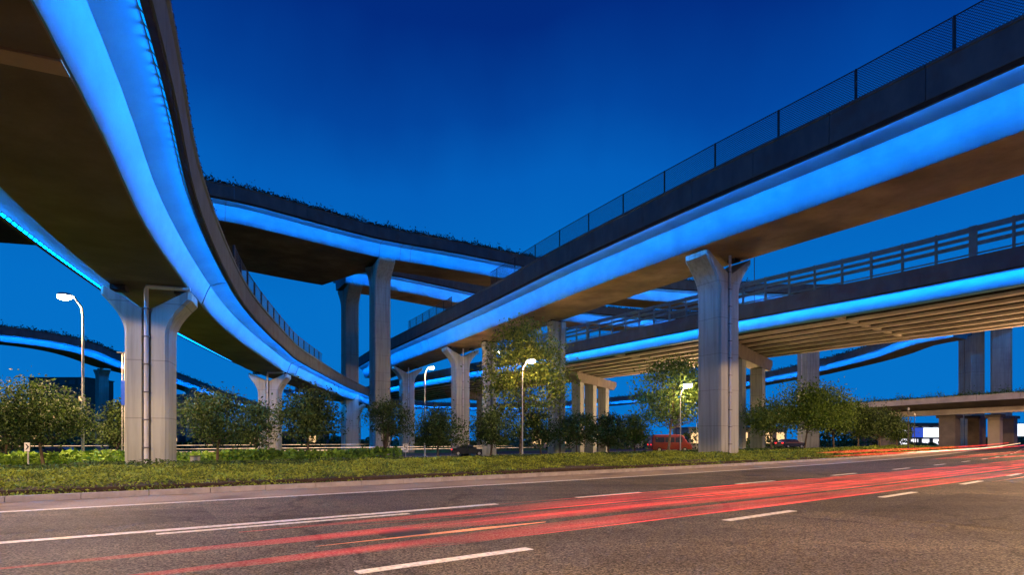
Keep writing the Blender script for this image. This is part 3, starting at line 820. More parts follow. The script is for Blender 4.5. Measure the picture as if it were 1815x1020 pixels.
# piers below the low bridge
for x, y, wx, wy, m_, lab in ((72.5, 93.5, 2.4, 2.2, "cap_concrete", "grey square pier below the low bridge"), (79.5, 96.5, 3.2, 1.6, "soffit_concrete", "wide brown pier below the low bridge"),
                              (77.5, 90.5, 1.5, 1.5, "building_cream", "narrow yellow-lit pier below the low bridge"), (85.5, 97, 1.9, 1.7, "cap_concrete", "rightmost pier below the low bridge"),
                              (66, 99, 3.4, 1.8, "cap_concrete", "dark pier at the end of the tree row")):
    r = tag(bpy.data.objects.new("pier", None), lab, "bridge pier", "piers below the low bridge"); COL.objects.link(r); r.location = (x, y, -.6)
    m = MB(); m.box((x, y, 2.1), (wx, wy, 5.4), rz=.6); m.build("shaft", m_, r, (x, y, -.6))
    m = MB(); m.box((x, y, 5.05), (wx + .8, wy + .5, .5), rz=.6); m.build("pier_cap", "cap_concrete", r, (x, y, -.6))

# ------------------------------------------------------------------ mesh fences
def mesh_fence(path, sa, sb, o, z, h, step, label, lean=0.0, wire_step=.085, wr=.010):
    root = empty("mesh_fence", tuple(path.at(sa, o, z)), label, "fence"); og = tuple(root.location)
    t = sa; 
    while t < sb - .2:
        u = min(t + step, sb)
        m = MB(); m.bar(path.at(t, o, z - .45), path.at(t, o - lean, z + h), .085, .10); m.build("post", "fence_metal", root, og)
        m = MB(); m.bar(path.at(t + .06, o - lean, z + h - .02), path.at(u - .06, o - lean, z + h - .02), .035, .04); m.build("top_rail", "fence_metal", root, og)
        m = MB(); m.bar(path.at(t + .06, o, z + .06), path.at(u - .06, o, z + .06), .035, .04); m.build("bottom_rail", "fence_metal", root, og)
        # woven diagonal wire
        m = []
        L = u - t - .12; H = h - .1
        k = -H
        A = path.at(t + .06, o, z + .06); B = path.at(u - .06, o, z + .06)
        ax = (B - A) / np.linalg.norm(B - A); up = np.array([0, 0, 1.0]); nrm = np.cross(ax, up)
        L = np.linalg.norm(B - A)
        while k < L:
            for dirn in (1, -1):
                a0 = max(k, 0); z0 = a0 - k; a1 = min(k + H, L); z1 = a1 - k
                if a1 <= a0: continue
                if dirn == -1: a0, a1 = L - a0, L - a1
                P0 = A + ax * a0 + up * z0 - nrm * 0; P1 = A + ax * a1 + up * z1
                d = (P1 - P0); d /= np.linalg.norm(d); sd = np.cross(d, nrm); sd /= np.linalg.norm(sd)
                m.append([P0 - sd * wr, P1 - sd * wr, P1 + sd * wr, P0 + sd * wr])
            k += wire_step * 1.414
        quads_obj("wire_mesh", np.array(m), "wire_metal", root, og)
        t = u
    return root
mesh_fence(pR, pR.find(y=11), pR.find(y=61), -PROF_R['ot'] + .12, PROF_R['zt'], 1.5, 4.2 * .5 * 1.9, "tall wire mesh fence on the parapet of the right-hand ramp")
mesh_fence(pR, pR.find(y=70), pR.find(y=84), -PROF_R['ot'] + .12, PROF_R['zt'], 1.3, 2.6, "short stretch of mesh fence far down the right ramp near the pillars")
mesh_fence(pL, pL.find(y=29), pL.find(y=66), -PROF_L['ot'] + .10, PROF_L['zt'], 1.05, 2.4, "mesh fence on the left ramp where it curves away")

# ------------------------------------------------------------------ foliage helpers
def leaf_quads(C, size, rng, flat=0.0, aspect=.55):
    """C (n,3) centres -> (n,4,3) diamond leaves"""
    n = len(C)
    a = rng.normal(size=(n, 3)); a /= np.linalg.norm(a, axis=1)[:, None]
    b = rng.normal(size=(n, 3)); b[:, 2] *= (1 - flat); a[:, 2] *= (1 - flat)
    a /= np.linalg.norm(a, axis=1)[:, None]
    b -= a * np.sum(a * b, 1)[:, None]; b /= np.linalg.norm(b, axis=1)[:, None]
    s = (size * rng.uniform(.6, 1.3, n))[:, None]
    return np.stack([C - a * s, C - b * s * aspect, C + a * s, C + b * s * aspect], 1)

def planter(path, sa, sb, o, z, label, n_per_m=60, size=.07, h=.32, mat="leaf_planter", tw=.25):
    L = sb - sa; n = int(L * n_per_m); rng = np.random.default_rng(int(L * 10) + 3)
    t = rng.uniform(sa, sb, n)
    P = np.stack([np.interp(t, path.s, path.P[:, k]) for k in range(3)], -1)
    N = np.stack([np.interp(t, path.s, path.N[:, k]) for k in range(3)], -1)
    clump = .55 + .45 * np.sin(t * 2.3) * np.sin(t * .91 + 1) + .25 * rng.normal(size=n)
    zz = z + np.abs(rng.normal(size=n)) * h * .45 * np.clip(clump, .25, 1.6)
    C = P + N * (o + rng.normal(size=n) * tw * .5)[:, None]; C[:, 2] += zz
    ob = quads_obj("planter_shrubs", leaf_quads(C, size, rng), mat, origin=tuple(C[0]))
    return tag(ob, label, "plants", kind="stuff")
planter(pL, pL.find(y=3), pL.find(y=28), -PROF_L['ot'] - .02, PROF_L['zt'] - .02, "dark trailing plants along the near edge of the left ramp", 200, .028, .09, tw=.05)
planter(pH, pH.find(x=-60), pH.find(x=45), -PROF_R['ot'] + .05, PROF_R['zt'], "dark ragged plants along the edge of the highest ramp", 90, .13, .8, tw=.3)
planter(pH2, 0, pH2.L, -PROF_R['ot'] + .05, PROF_R['zt'], "dark plants along the second high ramp behind", 40, .14, .6)
planter(pG, 0, pG.L, -PROF_L['ot'] + .05, PROF_L['zt'], "planted edge of the distant left ramp", 26, .18, .9)
planter(pS, 0, pS.L, -PROF_L['ot'] + .05, PROF_L['zt'], "planted edge of the far curving ramp", 22, .18, .8)
planter(pB, 0, pB.L, -1.15, 1.7, "green planting in the boxes along the low bridge", 120, .11, 1.0, mat="leaf_green", tw=.5)

def hedge_patch(name, x0, x1, o0, o1, zt, dens, size, mat, label, seed, side_face=True, thin=None):
    rng = np.random.default_rng(seed)
    area = (x1 - x0) * 1.28 * (o1 - o0); n = int(area * dens)
    X = rng.uniform(x0, x1, n); O = -rng.uniform(o0, o1, n)
    if side_face:
        k = int((x1 - x0) * 1.28 * dens * .9); X = np.concatenate([X, rng.uniform(x0, x1, k)]); O = np.concatenate([O, -(o0 + np.abs(rng.normal(size=k)) * .12)])
    m = slope(X); L = np.hypot(1, m)
    px = X + O * m / L; py = curve(X) - O / L
    if thin is not None:
        dd = np.hypot(px, py); keep = rng.uniform(size=len(px)) < np.clip(thin / dd, .12, 1); px, py, O, X = px[keep], py[keep], O[keep], X[keep]
    dd = np.hypot(px, py)
    edge = np.clip((-O - o0) / .35, 0, 1)
    wav = .5 + .5 * np.sin(px * 1.9 + py * .7) * np.sin(py * 2.3 - px * .6) + .5 * np.sin(px * .55) * np.sin(py * .43 + 2)
    top = zt * (.62 + .36 * wav)
    zc = np.where(edge < 1, rng.uniform(.08, 1, len(px)) * top * (.45 + .55 * edge), top * (1 - np.abs(rng.normal(size=len(px))) * .22))
    C = np.stack([px, py, terrain_z(px, py) + zc], -1)
    s = size * np.clip(dd / 22, .9, 2.4)
    ob = quads_obj(name, leaf_quads(C, s, rng, flat=.25), mat, origin=(float(px[0]), float(py[0]), 0))
    return tag(ob, label, "hedge", kind="stuff")
hedge_patch("hedge", -24, 62, 2.12, 8.6, .50, 440, .042, "leaf_hedge", "low clipped hedge of small light green leaves along the road", 11, thin=20)
# dense inside of the hedge
ribbon_box("hedge_bed", "soil", list(np.arange(-24, 62, 2.0)), -8.5, -2.3, -.15, .20, kind="structure")
hedge_patch("ground_cover", -45, 8, 26, 42, .95, 30, .10, "leaf_cover", "deep green ground cover beds on the lawn behind the left trees", 12)
hedge_patch("ground_cover", -24, 40, 10.5, 13.0, .40, 110, .055, "leaf_dark", "dark low shrubs in a strip behind the light hedge", 13, thin=22)
# grass blades
rng = np.random.default_rng(5)
n = 60000
X = rng.uniform(-40, 34, n); O = -rng.uniform(12, 30, n); m = slope(X); L = np.hypot(1, m)
px = X + O * m / L; py = curve(X) - O / L
keep = rng.uniform(size=n) < np.clip(26 / np.hypot(px, py), .1, 1); px, py = px[keep], py[keep]
b0 = np.stack([px, py, terrain_z(px, py) - .01], -1); nn_ = len(px)
dirn = rng.normal(size=(nn_, 3)) * .05; dirn[:, 2] = rng.uniform(.06, .15, nn_)
wd = rng.normal(size=(nn_, 3)); wd[:, 2] = 0; wd = wd / np.linalg.norm(wd, axis=1)[:, None] * .018
tag(quads_obj("grass", np.stack([b0 - wd, b0 + wd, b0 + dirn + wd * .2, b0 + dirn - wd * .2], 1), "grass_blade"), "short lawn grass between the hedge and the trees", "grass", kind="stuff")

# ------------------------------------------------------------------ trees
def tree(pxc, Y, top_y, wpx, label, mat="leaf_dark", trunk_frac=.28, nleaf=3800, nclump=46, vase=False, seed=0, size=.085, airy=0.0, group="trees and tall shrubs in the green strip", tr=.09, bottom_y=None, name="tree"):
    rng = np.random.default_rng(100 + seed)
    nleaf = int(nleaf * 1.55); size = size * 1.25
    x = (pxc - 907.5) / 1000 * Y; zb = float(terrain_z(x, Y))
    ztop = CAM_H + (780 - top_y) / 1000 * Y; H = ztop - zb; R = wpx / 1000 * Y / 2
    zc0 = zb + H * trunk_frac
    root = empty(name, (x, Y, zb), label, "tree", group); og = (x, Y, zb)
    m = MB()
    # trunk
    lean = rng.normal(size=2) * .06 * H
    if not vase:
        pts = [(x, Y, zb - .1), (x + lean[0] * .3, Y + lean[1] * .3, zb + H * .25), (x + lean[0] * .7, Y + lean[1] * .7, zb + H * .55), (x + lean[0], Y + lean[1], zb + H * .88)]
        m.tube(pts, [tr, tr * .8, tr * .55, tr * .15], 7)
    # crown clumps
    cz = (zc0 + ztop) / 2; hz = (ztop - zc0) / 2
    C = []
    while len(C) < nclump:
        p = rng.uniform(-1, 1, 3)
        r = np.linalg.norm(p)
        if r > 1: continue
        if r < .35 and rng.uniform() < .6: continue
        wz = 1 - .25 * p[2] if not vase else 1
        wz *= (.75 + .25 * math.sin(3 * math.atan2(p[1], p[0]) + seed))
        C.append((x + lean[0] * .7 + p[0] * R * wz, Y + lean[1] * .7 + p[1] * R * wz, cz + p[2] * hz * .92))
    C = np.array(C)
    # limbs
    nl = 16 if not vase else 14
    for i in rng.choice(len(C), nl, replace=False):
        c = C[i]
        if vase:
            s_ = np.array([x + rng.normal() * .06, Y + rng.normal() * .06, zb]); mid = s_ * .55 + c * .45; mid[2] = zb + (c[2] - zb) * .5; mid[:2] = s_[:2] + (c[:2] - s_[:2]) * .38
            m.tube([s_, mid, c], [.055, .035, .01], 5)
        else:
            f = rng.uniform(.28, .7); s_ = np.array([x + lean[0] * f, Y + lean[1] * f, zb + H * f * .85]);
            if s_[2] > c[2] - .1: s_[2] = max(zb + H * .22, c[2] - .5)
            mid = (s_ + c) / 2 + np.array([0, 0, -.08 * H])
            m.tube([s_, mid, c], [tr * .42, tr * .28, .01], 5)
    m.build("trunk", "bark", root, og, smooth=True)
    per = rng.dirichlet(np.ones(nclump) * 2.5) * nleaf
    pts = []
    for c, k in zip(C, per):
        k = int(k); sg = R * (.17 + .12 * rng.uniform()) * (1 - .35 * airy)
        q = rng.normal(size=(k, 3)) * sg; q[:, 2] *= .62
        pts.append(c + q)
    # loose outer leaves
    k = int(nleaf * .11); q = rng.normal(size=(k, 3)); q /= np.linalg.norm(q, axis=1)[:, None]
    q *= rng.uniform(.7, 1.1, k)[:, None]; pts.append(np.array([x + lean[0] * .7, Y + lean[1] * .7, cz]) + q * np.array([R, R, hz]))
    P = np.concatenate(pts); P = P[P[:, 2] > zb + H * trunk_frac * .75]
    quads_obj("crown", leaf_quads(P, size, rng), mat, root, og)
    return root

tree(78, 30, 676, 160, "broad dark tree at the far left beside the left lamp post", seed=1, nleaf=7500, nclump=60, size=.06, trunk_frac=.30)
tree(203, 42, 712, 84, "small dark tree just left of the nearest pillar", seed=2, nleaf=3000, trunk_frac=.25)
tree(385, 35, 694, 136, "round dark tree between the nearest and the yellowish pillar", seed=3, nleaf=6500, nclump=58, size=.06, trunk_frac=.29)
tree(452, 47, 712, 70, "narrow dark tree against the yellowish pillar's left side", seed=4, nleaf=2400, trunk_frac=.2)
tree(545, 41, 690, 112, "dark tree with feathery top right of the yellowish pillar", seed=5, nleaf=5000, nclump=52, trunk_frac=.24)
tree(682, 45, 712, 92, "vase-shaped shrub with many bare stems in front of the tallest pillar", seed=6, vase=True, nleaf=2400, trunk_frac=.42, size=.075, name="shrub_tree")
tree(776, 50, 728, 98, "dark bushy tree right of the vase-shaped shrub", seed=7, nleaf=4000, trunk_frac=.22)
tree(868, 52, 722, 88, "dark bushy tree left of the tall yellowish tree's trunk", seed=8, nleaf=3600, trunk_frac=.22)
tree(922, 53, 566, 158, "tall airy yellow-green tree beside the central street lamp", "leaf_yellow", seed=9, nleaf=9500, nclump=110, trunk_frac=.24, size=.10, airy=.6, tr=.17)
tree(1022, 56, 730, 76, "dark tree in the centre row, left of three close ones", seed=10, nleaf=3200, trunk_frac=.22, mat="leaf_dark")
tree(1078, 58, 732, 76, "dark tree in the centre row, middle of three close ones", seed=11, nleaf=3200, trunk_frac=.2)
tree(1126, 60, 734, 70, "dark tree in the centre row, right of three close ones", seed=12, nleaf=3200, trunk_frac=.2, mat="leaf_olive")
tree(1184, 50, 636, 158, "airy spreading tree left of the big pillar, lamp shining through", "leaf_olive", seed=13, nleaf=6000, nclump=64, trunk_frac=.30, size=.10, airy=.8, tr=.13)
tree(960, 56, 725, 70, "dark tree directly right of the tall yellowish tree's trunk", seed=25, nleaf=2800, trunk_frac=.2)
tree(1368, 52, 708, 92, "first tree of the right-hand row, beside the big pillar", "leaf_olive", seed=14, nleaf=3800, trunk_frac=.34)
tree(1425, 54, 682, 128, "tallest green tree of the right-hand row", "leaf_green", seed=15, nleaf=6500, nclump=60, trunk_frac=.34)
tree(1478, 57, 698, 92, "green tree right of the tallest in the right-hand row", "leaf_olive", seed=16, nleaf=4200, trunk_frac=.33)
tree(1522, 60, 716, 80, "medium dark tree towards the end of the right-hand row", "leaf_dark", seed=17, nleaf=4000, trunk_frac=.3)
tree(1560, 63, 724, 76, "second last tree of the right-hand row", "leaf_dark", seed=18, nleaf=3600, trunk_frac=.3)
tree(1592, 66, 737, 58, "last small tree of the right-hand row by the thin pole", "leaf_olive", seed=19, nleaf=2600, trunk_frac=.26)
tree(10, 46, 722, 90, "dark tree cut by the left picture edge", seed=26, nleaf=2800, trunk_frac=.2)
# far tree line
rng = np.random.default_rng(77)
n = 26000
az = rng.uniform(-.98, 1.0, n); Yd = rng.uniform(120, 190, n)
X = az * Yd; hh = 3.2 + 1.6 * np.sin(az * 23) + 1.3 * np.sin(az * 57 + 1)
C = np.stack([X, Yd, -1 + np.abs(rng.uniform(0, 1, n)) ** .7 * np.clip(hh, 1.5, 7)], -1)
tag(quads_obj("distant_trees", leaf_quads(C, .42, rng), "leaf_dark", origin=(0, 150, -1)), "dark belt of distant trees along the horizon", "trees", kind="stuff")

# ------------------------------------------------------------------ street lamps
def street_lamp(x, y, h, ax, ay, label, power=1.0, zb=None, arm=1.3, cone=168, r=.09, group="street lamps"):
    zb = float(terrain_z(x, y)) if zb is None else zb
    root = empty("street_lamp", (x, y, zb), label, "street lamp", group); og = (x, y, zb)
    d = np.array([ax, ay, 0.0]); d /= np.linalg.norm(d)
    m = MB(); m.tube([(x, y, zb - .1), (x, y, zb + .5), (x, y, zb + .52), (x, y, h - 1.2)], [r * 1.35, r * 1.3, r, r * .7], 10)
    m.build("pole", "pole_metal", root, og, smooth=True)
    b = np.array([x, y, h - 1.2])
    pts = [b, b + np.array([0, 0, .5]) + d * .06, b + np.array([0, 0, .85]) + d * .3, b + np.array([0, 0, 1.08]) + d * arm * .7, b + np.array([0, 0, 1.15]) + d * arm]
    m = MB(); m.tube(pts, [r * .7, r * .6, r * .55, r * .5, r * .5], 8); m.build("arm", "pole_metal", root, og, smooth=True)
    e = b + np.array([0, 0, 1.15]) + d * (arm + .28)
    axs = (d, np.array([-d[1], d[0], 0]), np.array([0, 0, 1.0]))
    m = MB()
    lo = []; 
    for zz, sc in ((-.04, 1.0), (.05, .95), (.11, .6)):
        lo.append([e + axs[0] * .36 * sc * math.cos(t) + axs[1] * .2 * sc * math.sin(t) + np.array([0, 0, zz]) for t in [2 * math.pi * k / 14 for k in range(14)]])
    m.grid_loops(lo); m.build("lamp_head", "pole_metal", root, og, smooth=True)
    m = MB(); lo = []
    for zz, sc in ((-.045, .9), (-.12, 1.0), (-.22, .9), (-.30, .5)):
        lo.append([e + axs[0] * .35 * sc * math.cos(t) + axs[1] * .19 * sc * math.sin(t) + np.array([0, 0, zz]) for t in [2 * math.pi * k / 14 for k in range(14)]])
    m.grid_loops(lo); m.build("lamp_glass", "lamp_glass", root, og, smooth=True)
    if cone is None:
        ld = bpy.data.lights.new("lamp_light", 'POINT')
    else:
        ld = bpy.data.lights.new("lamp_light", 'SPOT'); ld.spot_size = math.radians(cone); ld.spot_blend = .03
    ld.energy = LAMP_W * power; ld.color = WARM; ld.shadow_soft_size = .22
    lo_ = bpy.data.objects.new("lamp_light", ld); COL.objects.link(lo_); lo_.parent = root; lo_.location = tuple(e + np.array([0, 0, -.44]) - np.array(og))
    return root
def lamp_px(px, Y, top_y, ax, ay, label, head_px, **k):
    x = (px - 907.5) / 1000 * Y; h = CAM_H + (780 - top_y) / 1000 * Y
    return street_lamp(x, Y, h + .1, ax, ay, label, **k)
lamp_px(147, 33, 527, -.8, -.35, "street lamp on a tall pole at the left, brightly lit", 125, arm=.6, power=1.7, cone=170)
lamp_px(926, 47.5, 640, .8, -.3, "lit street lamp on a thin pole beside the tall yellowish tree", 942, arm=.5, power=.24, cone=None, r=.055)
lamp_px(753, 66, 652, .8, -.3, "lit street lamp in front of the Y-headed pillars", 765, arm=.6, power=.3, cone=None)
lamp_px(1206, 46.5, 683, .8, -.3, "lit street lamp standing in the airy tree left of the big pillar", 1215, arm=.3, power=.14, cone=None, r=.045)
lamp_px(876, 100, 625, .8, -.3, "small distant street lamp behind the tall tree's crown", 885, arm=.6, power=.3, cone=None, zb=Z_V + 1.31)
lamp_px(1345, 120, 690, -.9, -.1, "distant twin-height street lamp under the far curving ramp", 1330, arm=.9, power=1.0)
x = (1271 - 907.5) / 1000 * 71  # three added lamps that brighten the girder bridge's underside
street_lamp(x, 71, 7.6, .5, .8, "added lamp hidden by the big pillar, brightening the girder bridge underside", power=.9, cone=None, arm=.5, r=.05)
street_lamp(50, 44, 7.4, -.3, .8, "added lamp outside the right picture edge, brightening the girder bridge underside", power=1.2, cone=None, arm=.5, r=.05)
street_lamp(27.5, 84, 7.2, -.3, .8, "added lamp beneath the far edge of the girder bridge, brightening its underside", power=.9, cone=None, arm=.5, r=.05)
# the near-side row, poles outside the frame; first lamp added to brighten nearest pillar
for (x, y), pw, lab, cn in (((-24, 7), 2.1, "added lamp outside the left picture edge, brightening the nearest pillar and hedge", 162),
                        ((-27, -22), 2.6, "roadside lamp behind the camera on the left", 168), ((5.0, -4.5), 1.45, "roadside lamp just behind the camera", 160),
                        ((20, 11.5), 1.15, "roadside lamp to the right of the camera", 168), ((45, 31), 2.6, "roadside lamp farther along the road on the right", 171), ((72, 56), 1.6, "last roadside lamp before the low bridge", 168)):
    street_lamp(x, y, 9.6, -.62, .78, lab, power=pw, zb=0.0, arm=1.6, cone=cn, group="street lamps on the near side of the road")

# ------------------------------------------------------------------ small street furniture
def sign_arrow(pxc, Y, yc, hgt, label, glyph):
    x = (pxc - 907.5) / 1000 * Y; zb = float(terrain_z(x, Y)); zc = CAM_H + (780 - yc) / 1000 * Y
    r = empty("road_sign", (x, Y, zb), label, "sign"); og = (x, Y, zb)
    m = MB(); m.tube([(x, Y, zb), (x, Y, zc + hgt / 2 - .02)], .035, 8); m.build("post", "pole_metal", r, og)
    w = hgt * .62
    m = MB(); m.box((x, Y - .06, zc), (w, .02, hgt)); m.build("panel", "sign_white", r, og)
    m = MB()
    if glyph == 'arrow':
        y_ = Y - .075
        m.poly([(x - w * .30, y_, zc - hgt * .32), (x - w * .05, y_, zc - hgt * .32), (x + w * .38, y_, zc), (x - w * .05, y_, zc + hgt * .32), (x - w * .30, y_, zc + hgt * .32), (x + w * .10, y_, zc)])
    else:
        y_ = Y - .075
        for a, b, c_, d_ in ((-.28, .05, .28, .14), (-.28, .32, .28, .40), (-.28, .05, -.16, .40), (.16, -.12, .28, .14), (-.28, -.30, .28, -.20)):
            m.box((x + w * (a + c_) / 2, y_, zc + hgt * (b + d_) / 2), (w * (c_ - a), .006, hgt * (d_ - b)))
    m.build("symbol", "sign_black", r, og)
sign_arrow(50, 27, 793, .42, "small white chevron arrow sign on the lawn at the left", 'arrow')
sign_arrow(719, 43, 795, .62, "small white marker board on the lawn right of the vase-shaped shrub", 'mark')
# blue banner post behind the nearest pillar
x = (218 - 907.5) / 1000 * 38; zb = float(terrain_z(x, 38)); r = empty("sign_post", (x, 38, zb), "tall thin post with blue banners against the nearest pillar's left edge", "sign post"); og = (x, 38, zb)
ztp = CAM_H + 154 * .038
for dx in (-.06, .10):
    m = MB(); m.tube([(x + dx, 38, zb), (x + dx, 38, ztp)], .03, 8); m.build("post", "pole_metal", r, og)
m = MB(); m.box((x + .02, 38, ztp - 1.0), (.30, .05, .02)); m.build("bracket", "pole_metal", r, og)
m = MB(); m.box((x + .16, 37.93, CAM_H + (780 - 697) * .038), (.46, .03, 1.65)); m.build("banner", "sign_blue", r, og)
m = MB(); m.box((x + .02, 38, ztp), (.7, .3, .06)); m.build("top_plate", "dark_metal", r, og)
# thin pole and slim post by the end of the tree row
for pxx, Y, ty, lab, w_ in ((1610, 62, 728, "slim post with a round top at the end of the tree row", .07), (1621, 60, 738, "thin dark pole right of the last small tree", .035), (1337, 78, 450, "thin mast rising behind the girder bridge barrier", .06)):
    x = (pxx - 907.5) / 1000 * Y; zb = float(terrain_z(x, Y)); zt = CAM_H + (780 - ty) / 1000 * Y
    r = empty("post", (x, Y, zb), lab, "pole"); og = (x, Y, zb)
    m = MB(); m.tube([(x, Y, zb), (x, Y, zt)], [w_, w_ * .8], 8); m.build("shaft", "dark_metal", r, og)
    m = MB(); m.tube([(x, Y, zt), (x, Y, zt + .15), (x, Y, zt + .3)], [w_ * 1.4, w_ * 2, w_ * .8], 8); m.build("cap", "pole_metal", r, og, smooth=True)
# small red-eyed cabinet in the dark bed
x = (346 - 907.5) / 1000 * 27; zb = float(terrain_z(x, 27)); r = empty("control_box", (x, 27, zb), "small grey control box low in the hedge right of the nearest pillar", "box"); og = (x, 27, zb)
m = MB(); m.box((x, 27, zb + .25), (.34, .25, .4)); m.build("body", "signal_box", r, og)
m = MB(); m.box((x, 27, zb + .47), (.40, .31, .04)); m.build("lid", "dark_metal", r, og)

# ------------------------------------------------------------------ far buildings, lit shop fronts, screens
def building(x, y, w, d, h, mat, label, floors, bays, lit=.15, zb=-1.0, seed=0, litmat="window_lit"):
    rng_ = random.Random(seed)
    r = empty("building", (x, y, zb), label, "building"); og = (x, y, zb)
    m = MB(); m.box((x, y + d / 2, zb + h / 2), (w, d, h)); m.build("wall", mat, r, og)
    m = MB(); m.box((x, y + d / 2, zb + h + .2), (w + .6, d + .6, .4)); m.build("roof", "building_grey", r, og)
    fh = h / floors; bw = w / bays
    for i in range(floors):
        for j in range(bays):
            cx = x - w / 2 + bw * (j + .5); cz = zb + fh * (i + .52)
            m = MB(); m.box((cx, y - .02, cz), (bw * .62, .12, fh * .55)); m.build("window", litmat if rng_.random() < lit else "window_glass", r, og)
    return r
building(-190, 236, 24, 16, 28, "building_brown", "brown apartment block beyond the broad left tree", 8, 6, .12, seed=1)
building(-178, 300, 22, 16, 26, "building_grey", "grey block half hidden behind the left lamp post", 7, 5, .1, seed=2)
building(60, 150, 26, 10, 5.2, "building_cream", "low lit shop building behind the right-hand row of trees", 1, 8, .9, seed=3)
building(20, 150, 30, 10, 4.6, "building_cream", "low lit building behind the centre trees", 1, 9, .6, seed=4)
building(-75, 160, 40, 10, 4.2, "building_grey", "low building with a few warm windows behind the left trees", 1, 12, .5, seed=5)
building(-135, 150, 26, 10, 4.6, "building_grey", "low dark building at the far left horizon", 1, 8, .5, seed=6)
building(104, 140, 22, 10, 6.0, "building_grey", "low building with pale windows under the low bridge", 2, 8, .7, seed=7, litmat="window_white")
def screen(x0, x1, Y, y0, y1, label, blue):
    a = (x0 - 907.5) / 1000 * Y; b = (x1 - 907.5) / 1000 * Y; z1 = CAM_H + (780 - y0) / 1000 * Y; z0 = CAM_H + (780 - y1) / 1000 * Y
    r = empty("billboard", ((a + b) / 2, Y, -1.0), label, "billboard"); og = ((a + b) / 2, Y, -1.0)
    m = MB(); m.box(((a + b) / 2, Y + .15, (z0 + z1) / 2), (b - a + .3, .25, z1 - z0 + .3)); m.build("frame", "dark_metal", r, og)
    k = a + (b - a) * blue
    m = MB(); m.box(((k + b) / 2, Y, (z0 + z1) / 2), (b - k, .04, z1 - z0)); m.build("white_panel", "screen_white", r, og)
    if blue:
        m = MB(); m.box(((k + a) / 2, Y, (z0 + z1) / 2), (k - a, .04, z1 - z0)); m.build("blue_panel", "screen_blue", r, og)
    for f in (.15, .85):
        m = MB(); m.tube([(a + (b - a) * f, Y + .2, -1), (a + (b - a) * f, Y + .2, z0)], .12, 8); m.build("leg", "dark_metal", r, og)
screen(1616, 1684, 112, 759, 776, "bright white and blue billboard under the low bridge", .3)
screen(1800, 1836, 118, 752, 774, "white lit panel at the right picture edge", 0)

# ------------------------------------------------------------------ vehicles on the service road, manhole covers
surf("paint_red", (0.13, 0.012, 0.008), (0.16, 0.016, 0.01), rough=0.35, scale=1, coat=0.6)
surf("paint_dark", (0.02, 0.025, 0.035), (0.03, 0.035, 0.045), rough=0.3, scale=1, coat=0.6)
surf("paint_silver", (0.42, 0.42, 0.42), (0.5, 0.5, 0.5), rough=0.35, scale=1, metal=0.3, coat=0.4)
surf("cast_iron", (0.03, 0.028, 0.026), (0.06, 0.055, 0.05), rough=0.6, scale=20, metal=0.5, bump=0.5, bscale=40)
def vehicle(kind, pxc, Y, rz, mat, label, cat):
    x = (pxc - 907.5) / 1000 * Y; zb = -.93 if Y > 50 else float(terrain_z(x, Y))
    zb = max(zb, float(terrain_z(x, Y)) + .02)
    r = empty("parked_" + kind, (x, Y, zb), label, cat, None)
    if kind == "van":
        L, W = 5.4, 1.95
        prof = [(-2.65, .35), (-2.68, 1.0), (-2.60, 2.15), (-2.4, 2.3), (1.15, 2.3), (1.5, 2.18), (2.15, 1.25), (2.62, 1.05), (2.70, .7), (2.66, .35)]
        glass = [(-2.2, 1.3, -1.0, 1.95), (-.9, 1.3, .3, 1.95), (.45, 1.3, 1.35, 1.95)]
    else:
        L, W = 4.5, 1.8
        prof = [(-2.2, .3), (-2.25, .75), (-2.1, .98), (-1.55, 1.05), (-.95, 1.42), (.35, 1.44), (1.1, 1.0), (2.0, .88), (2.22, .7), (2.24, .3)]
        glass = [(-1.15, 1.02, -.25, 1.33), (-.15, 1.02, .6, 1.33)]
    b_ = MB(); lp = []
    for w_, k in ((-W / 2 + .0, .94), (-W / 2 + .12, 1.0), (W / 2 - .12, 1.0), (W / 2, .94)):
        lp.append([(a * (k if abs(w_) > W / 2 - .05 else 1), w_, z * (1 if z < .9 else (k + (1 - k) * .3))) for a, z in prof])
    b_.grid_loops(lp); body = b_.build("body", mat, r, (0, 0, 0), smooth=True)
    for sg in (-1, 1):
        for a, z0, c, z1 in glass:
            g_ = MB(); g_.box(((a + c) / 2, sg * (W / 2 - .01), (z0 + z1) / 2), (c - a, .05, z1 - z0)); g_.build("side_window", "window_glass", r)
        for a in (-L * .31, L * .31):
            t_ = MB(); t_.tube([(a, sg * (W / 2 - .22), .33), (a, sg * (W / 2 + .01), .33)], .33, 16); t_.build("wheel", "dark_rubber", r)
            t_ = MB(); t_.tube([(a, sg * (W / 2 - .02), .33), (a, sg * (W / 2 + .03), .33)], .19, 12); t_.build("hub_cap", "pole_metal", r)
        h_ = MB(); h_.box((-L / 2 + .04, sg * (W / 2 - .28), .85 if kind == 'car' else 1.0), (.1, .28, .16)); h_.build("taillight", "lamp_red", r)
    r.rotation_euler = (0, 0, rz)
    return r
vehicle("van", 1187, 74, .05, "paint_red", "red van on the service road behind the airy tree", "van")
vehicle("car", 112, 55, .1, "paint_dark", "dark car on the service road behind the broad left tree", "car")
vehicle("car", 830, 76, .15, "paint_dark", "dark car on the service road between the centre shrubs", "car")
vehicle("car", 1400, 86, .4, "paint_dark", "dark car beyond the right-hand row of trees", "car")
for off, x0 in ((6.0, -4.9), (12.0, 2.5), (2.2, 7.0)):
    p = road_pt(x0, off, 0); m = MB(); m.tube([(p[0], p[1], -.02), (p[0], p[1], .008)], .34, 28)
    r = m.build("manhole_cover", "cast_iron", None, (p[0], p[1], 0)); tag(r, {6.0: "round iron manhole cover between the white solid line and the red streaks", 12.0: "round iron manhole cover in the dark near lane", 2.2: "round iron manhole cover in the kerb lane, farther right"}[off], "manhole cover")

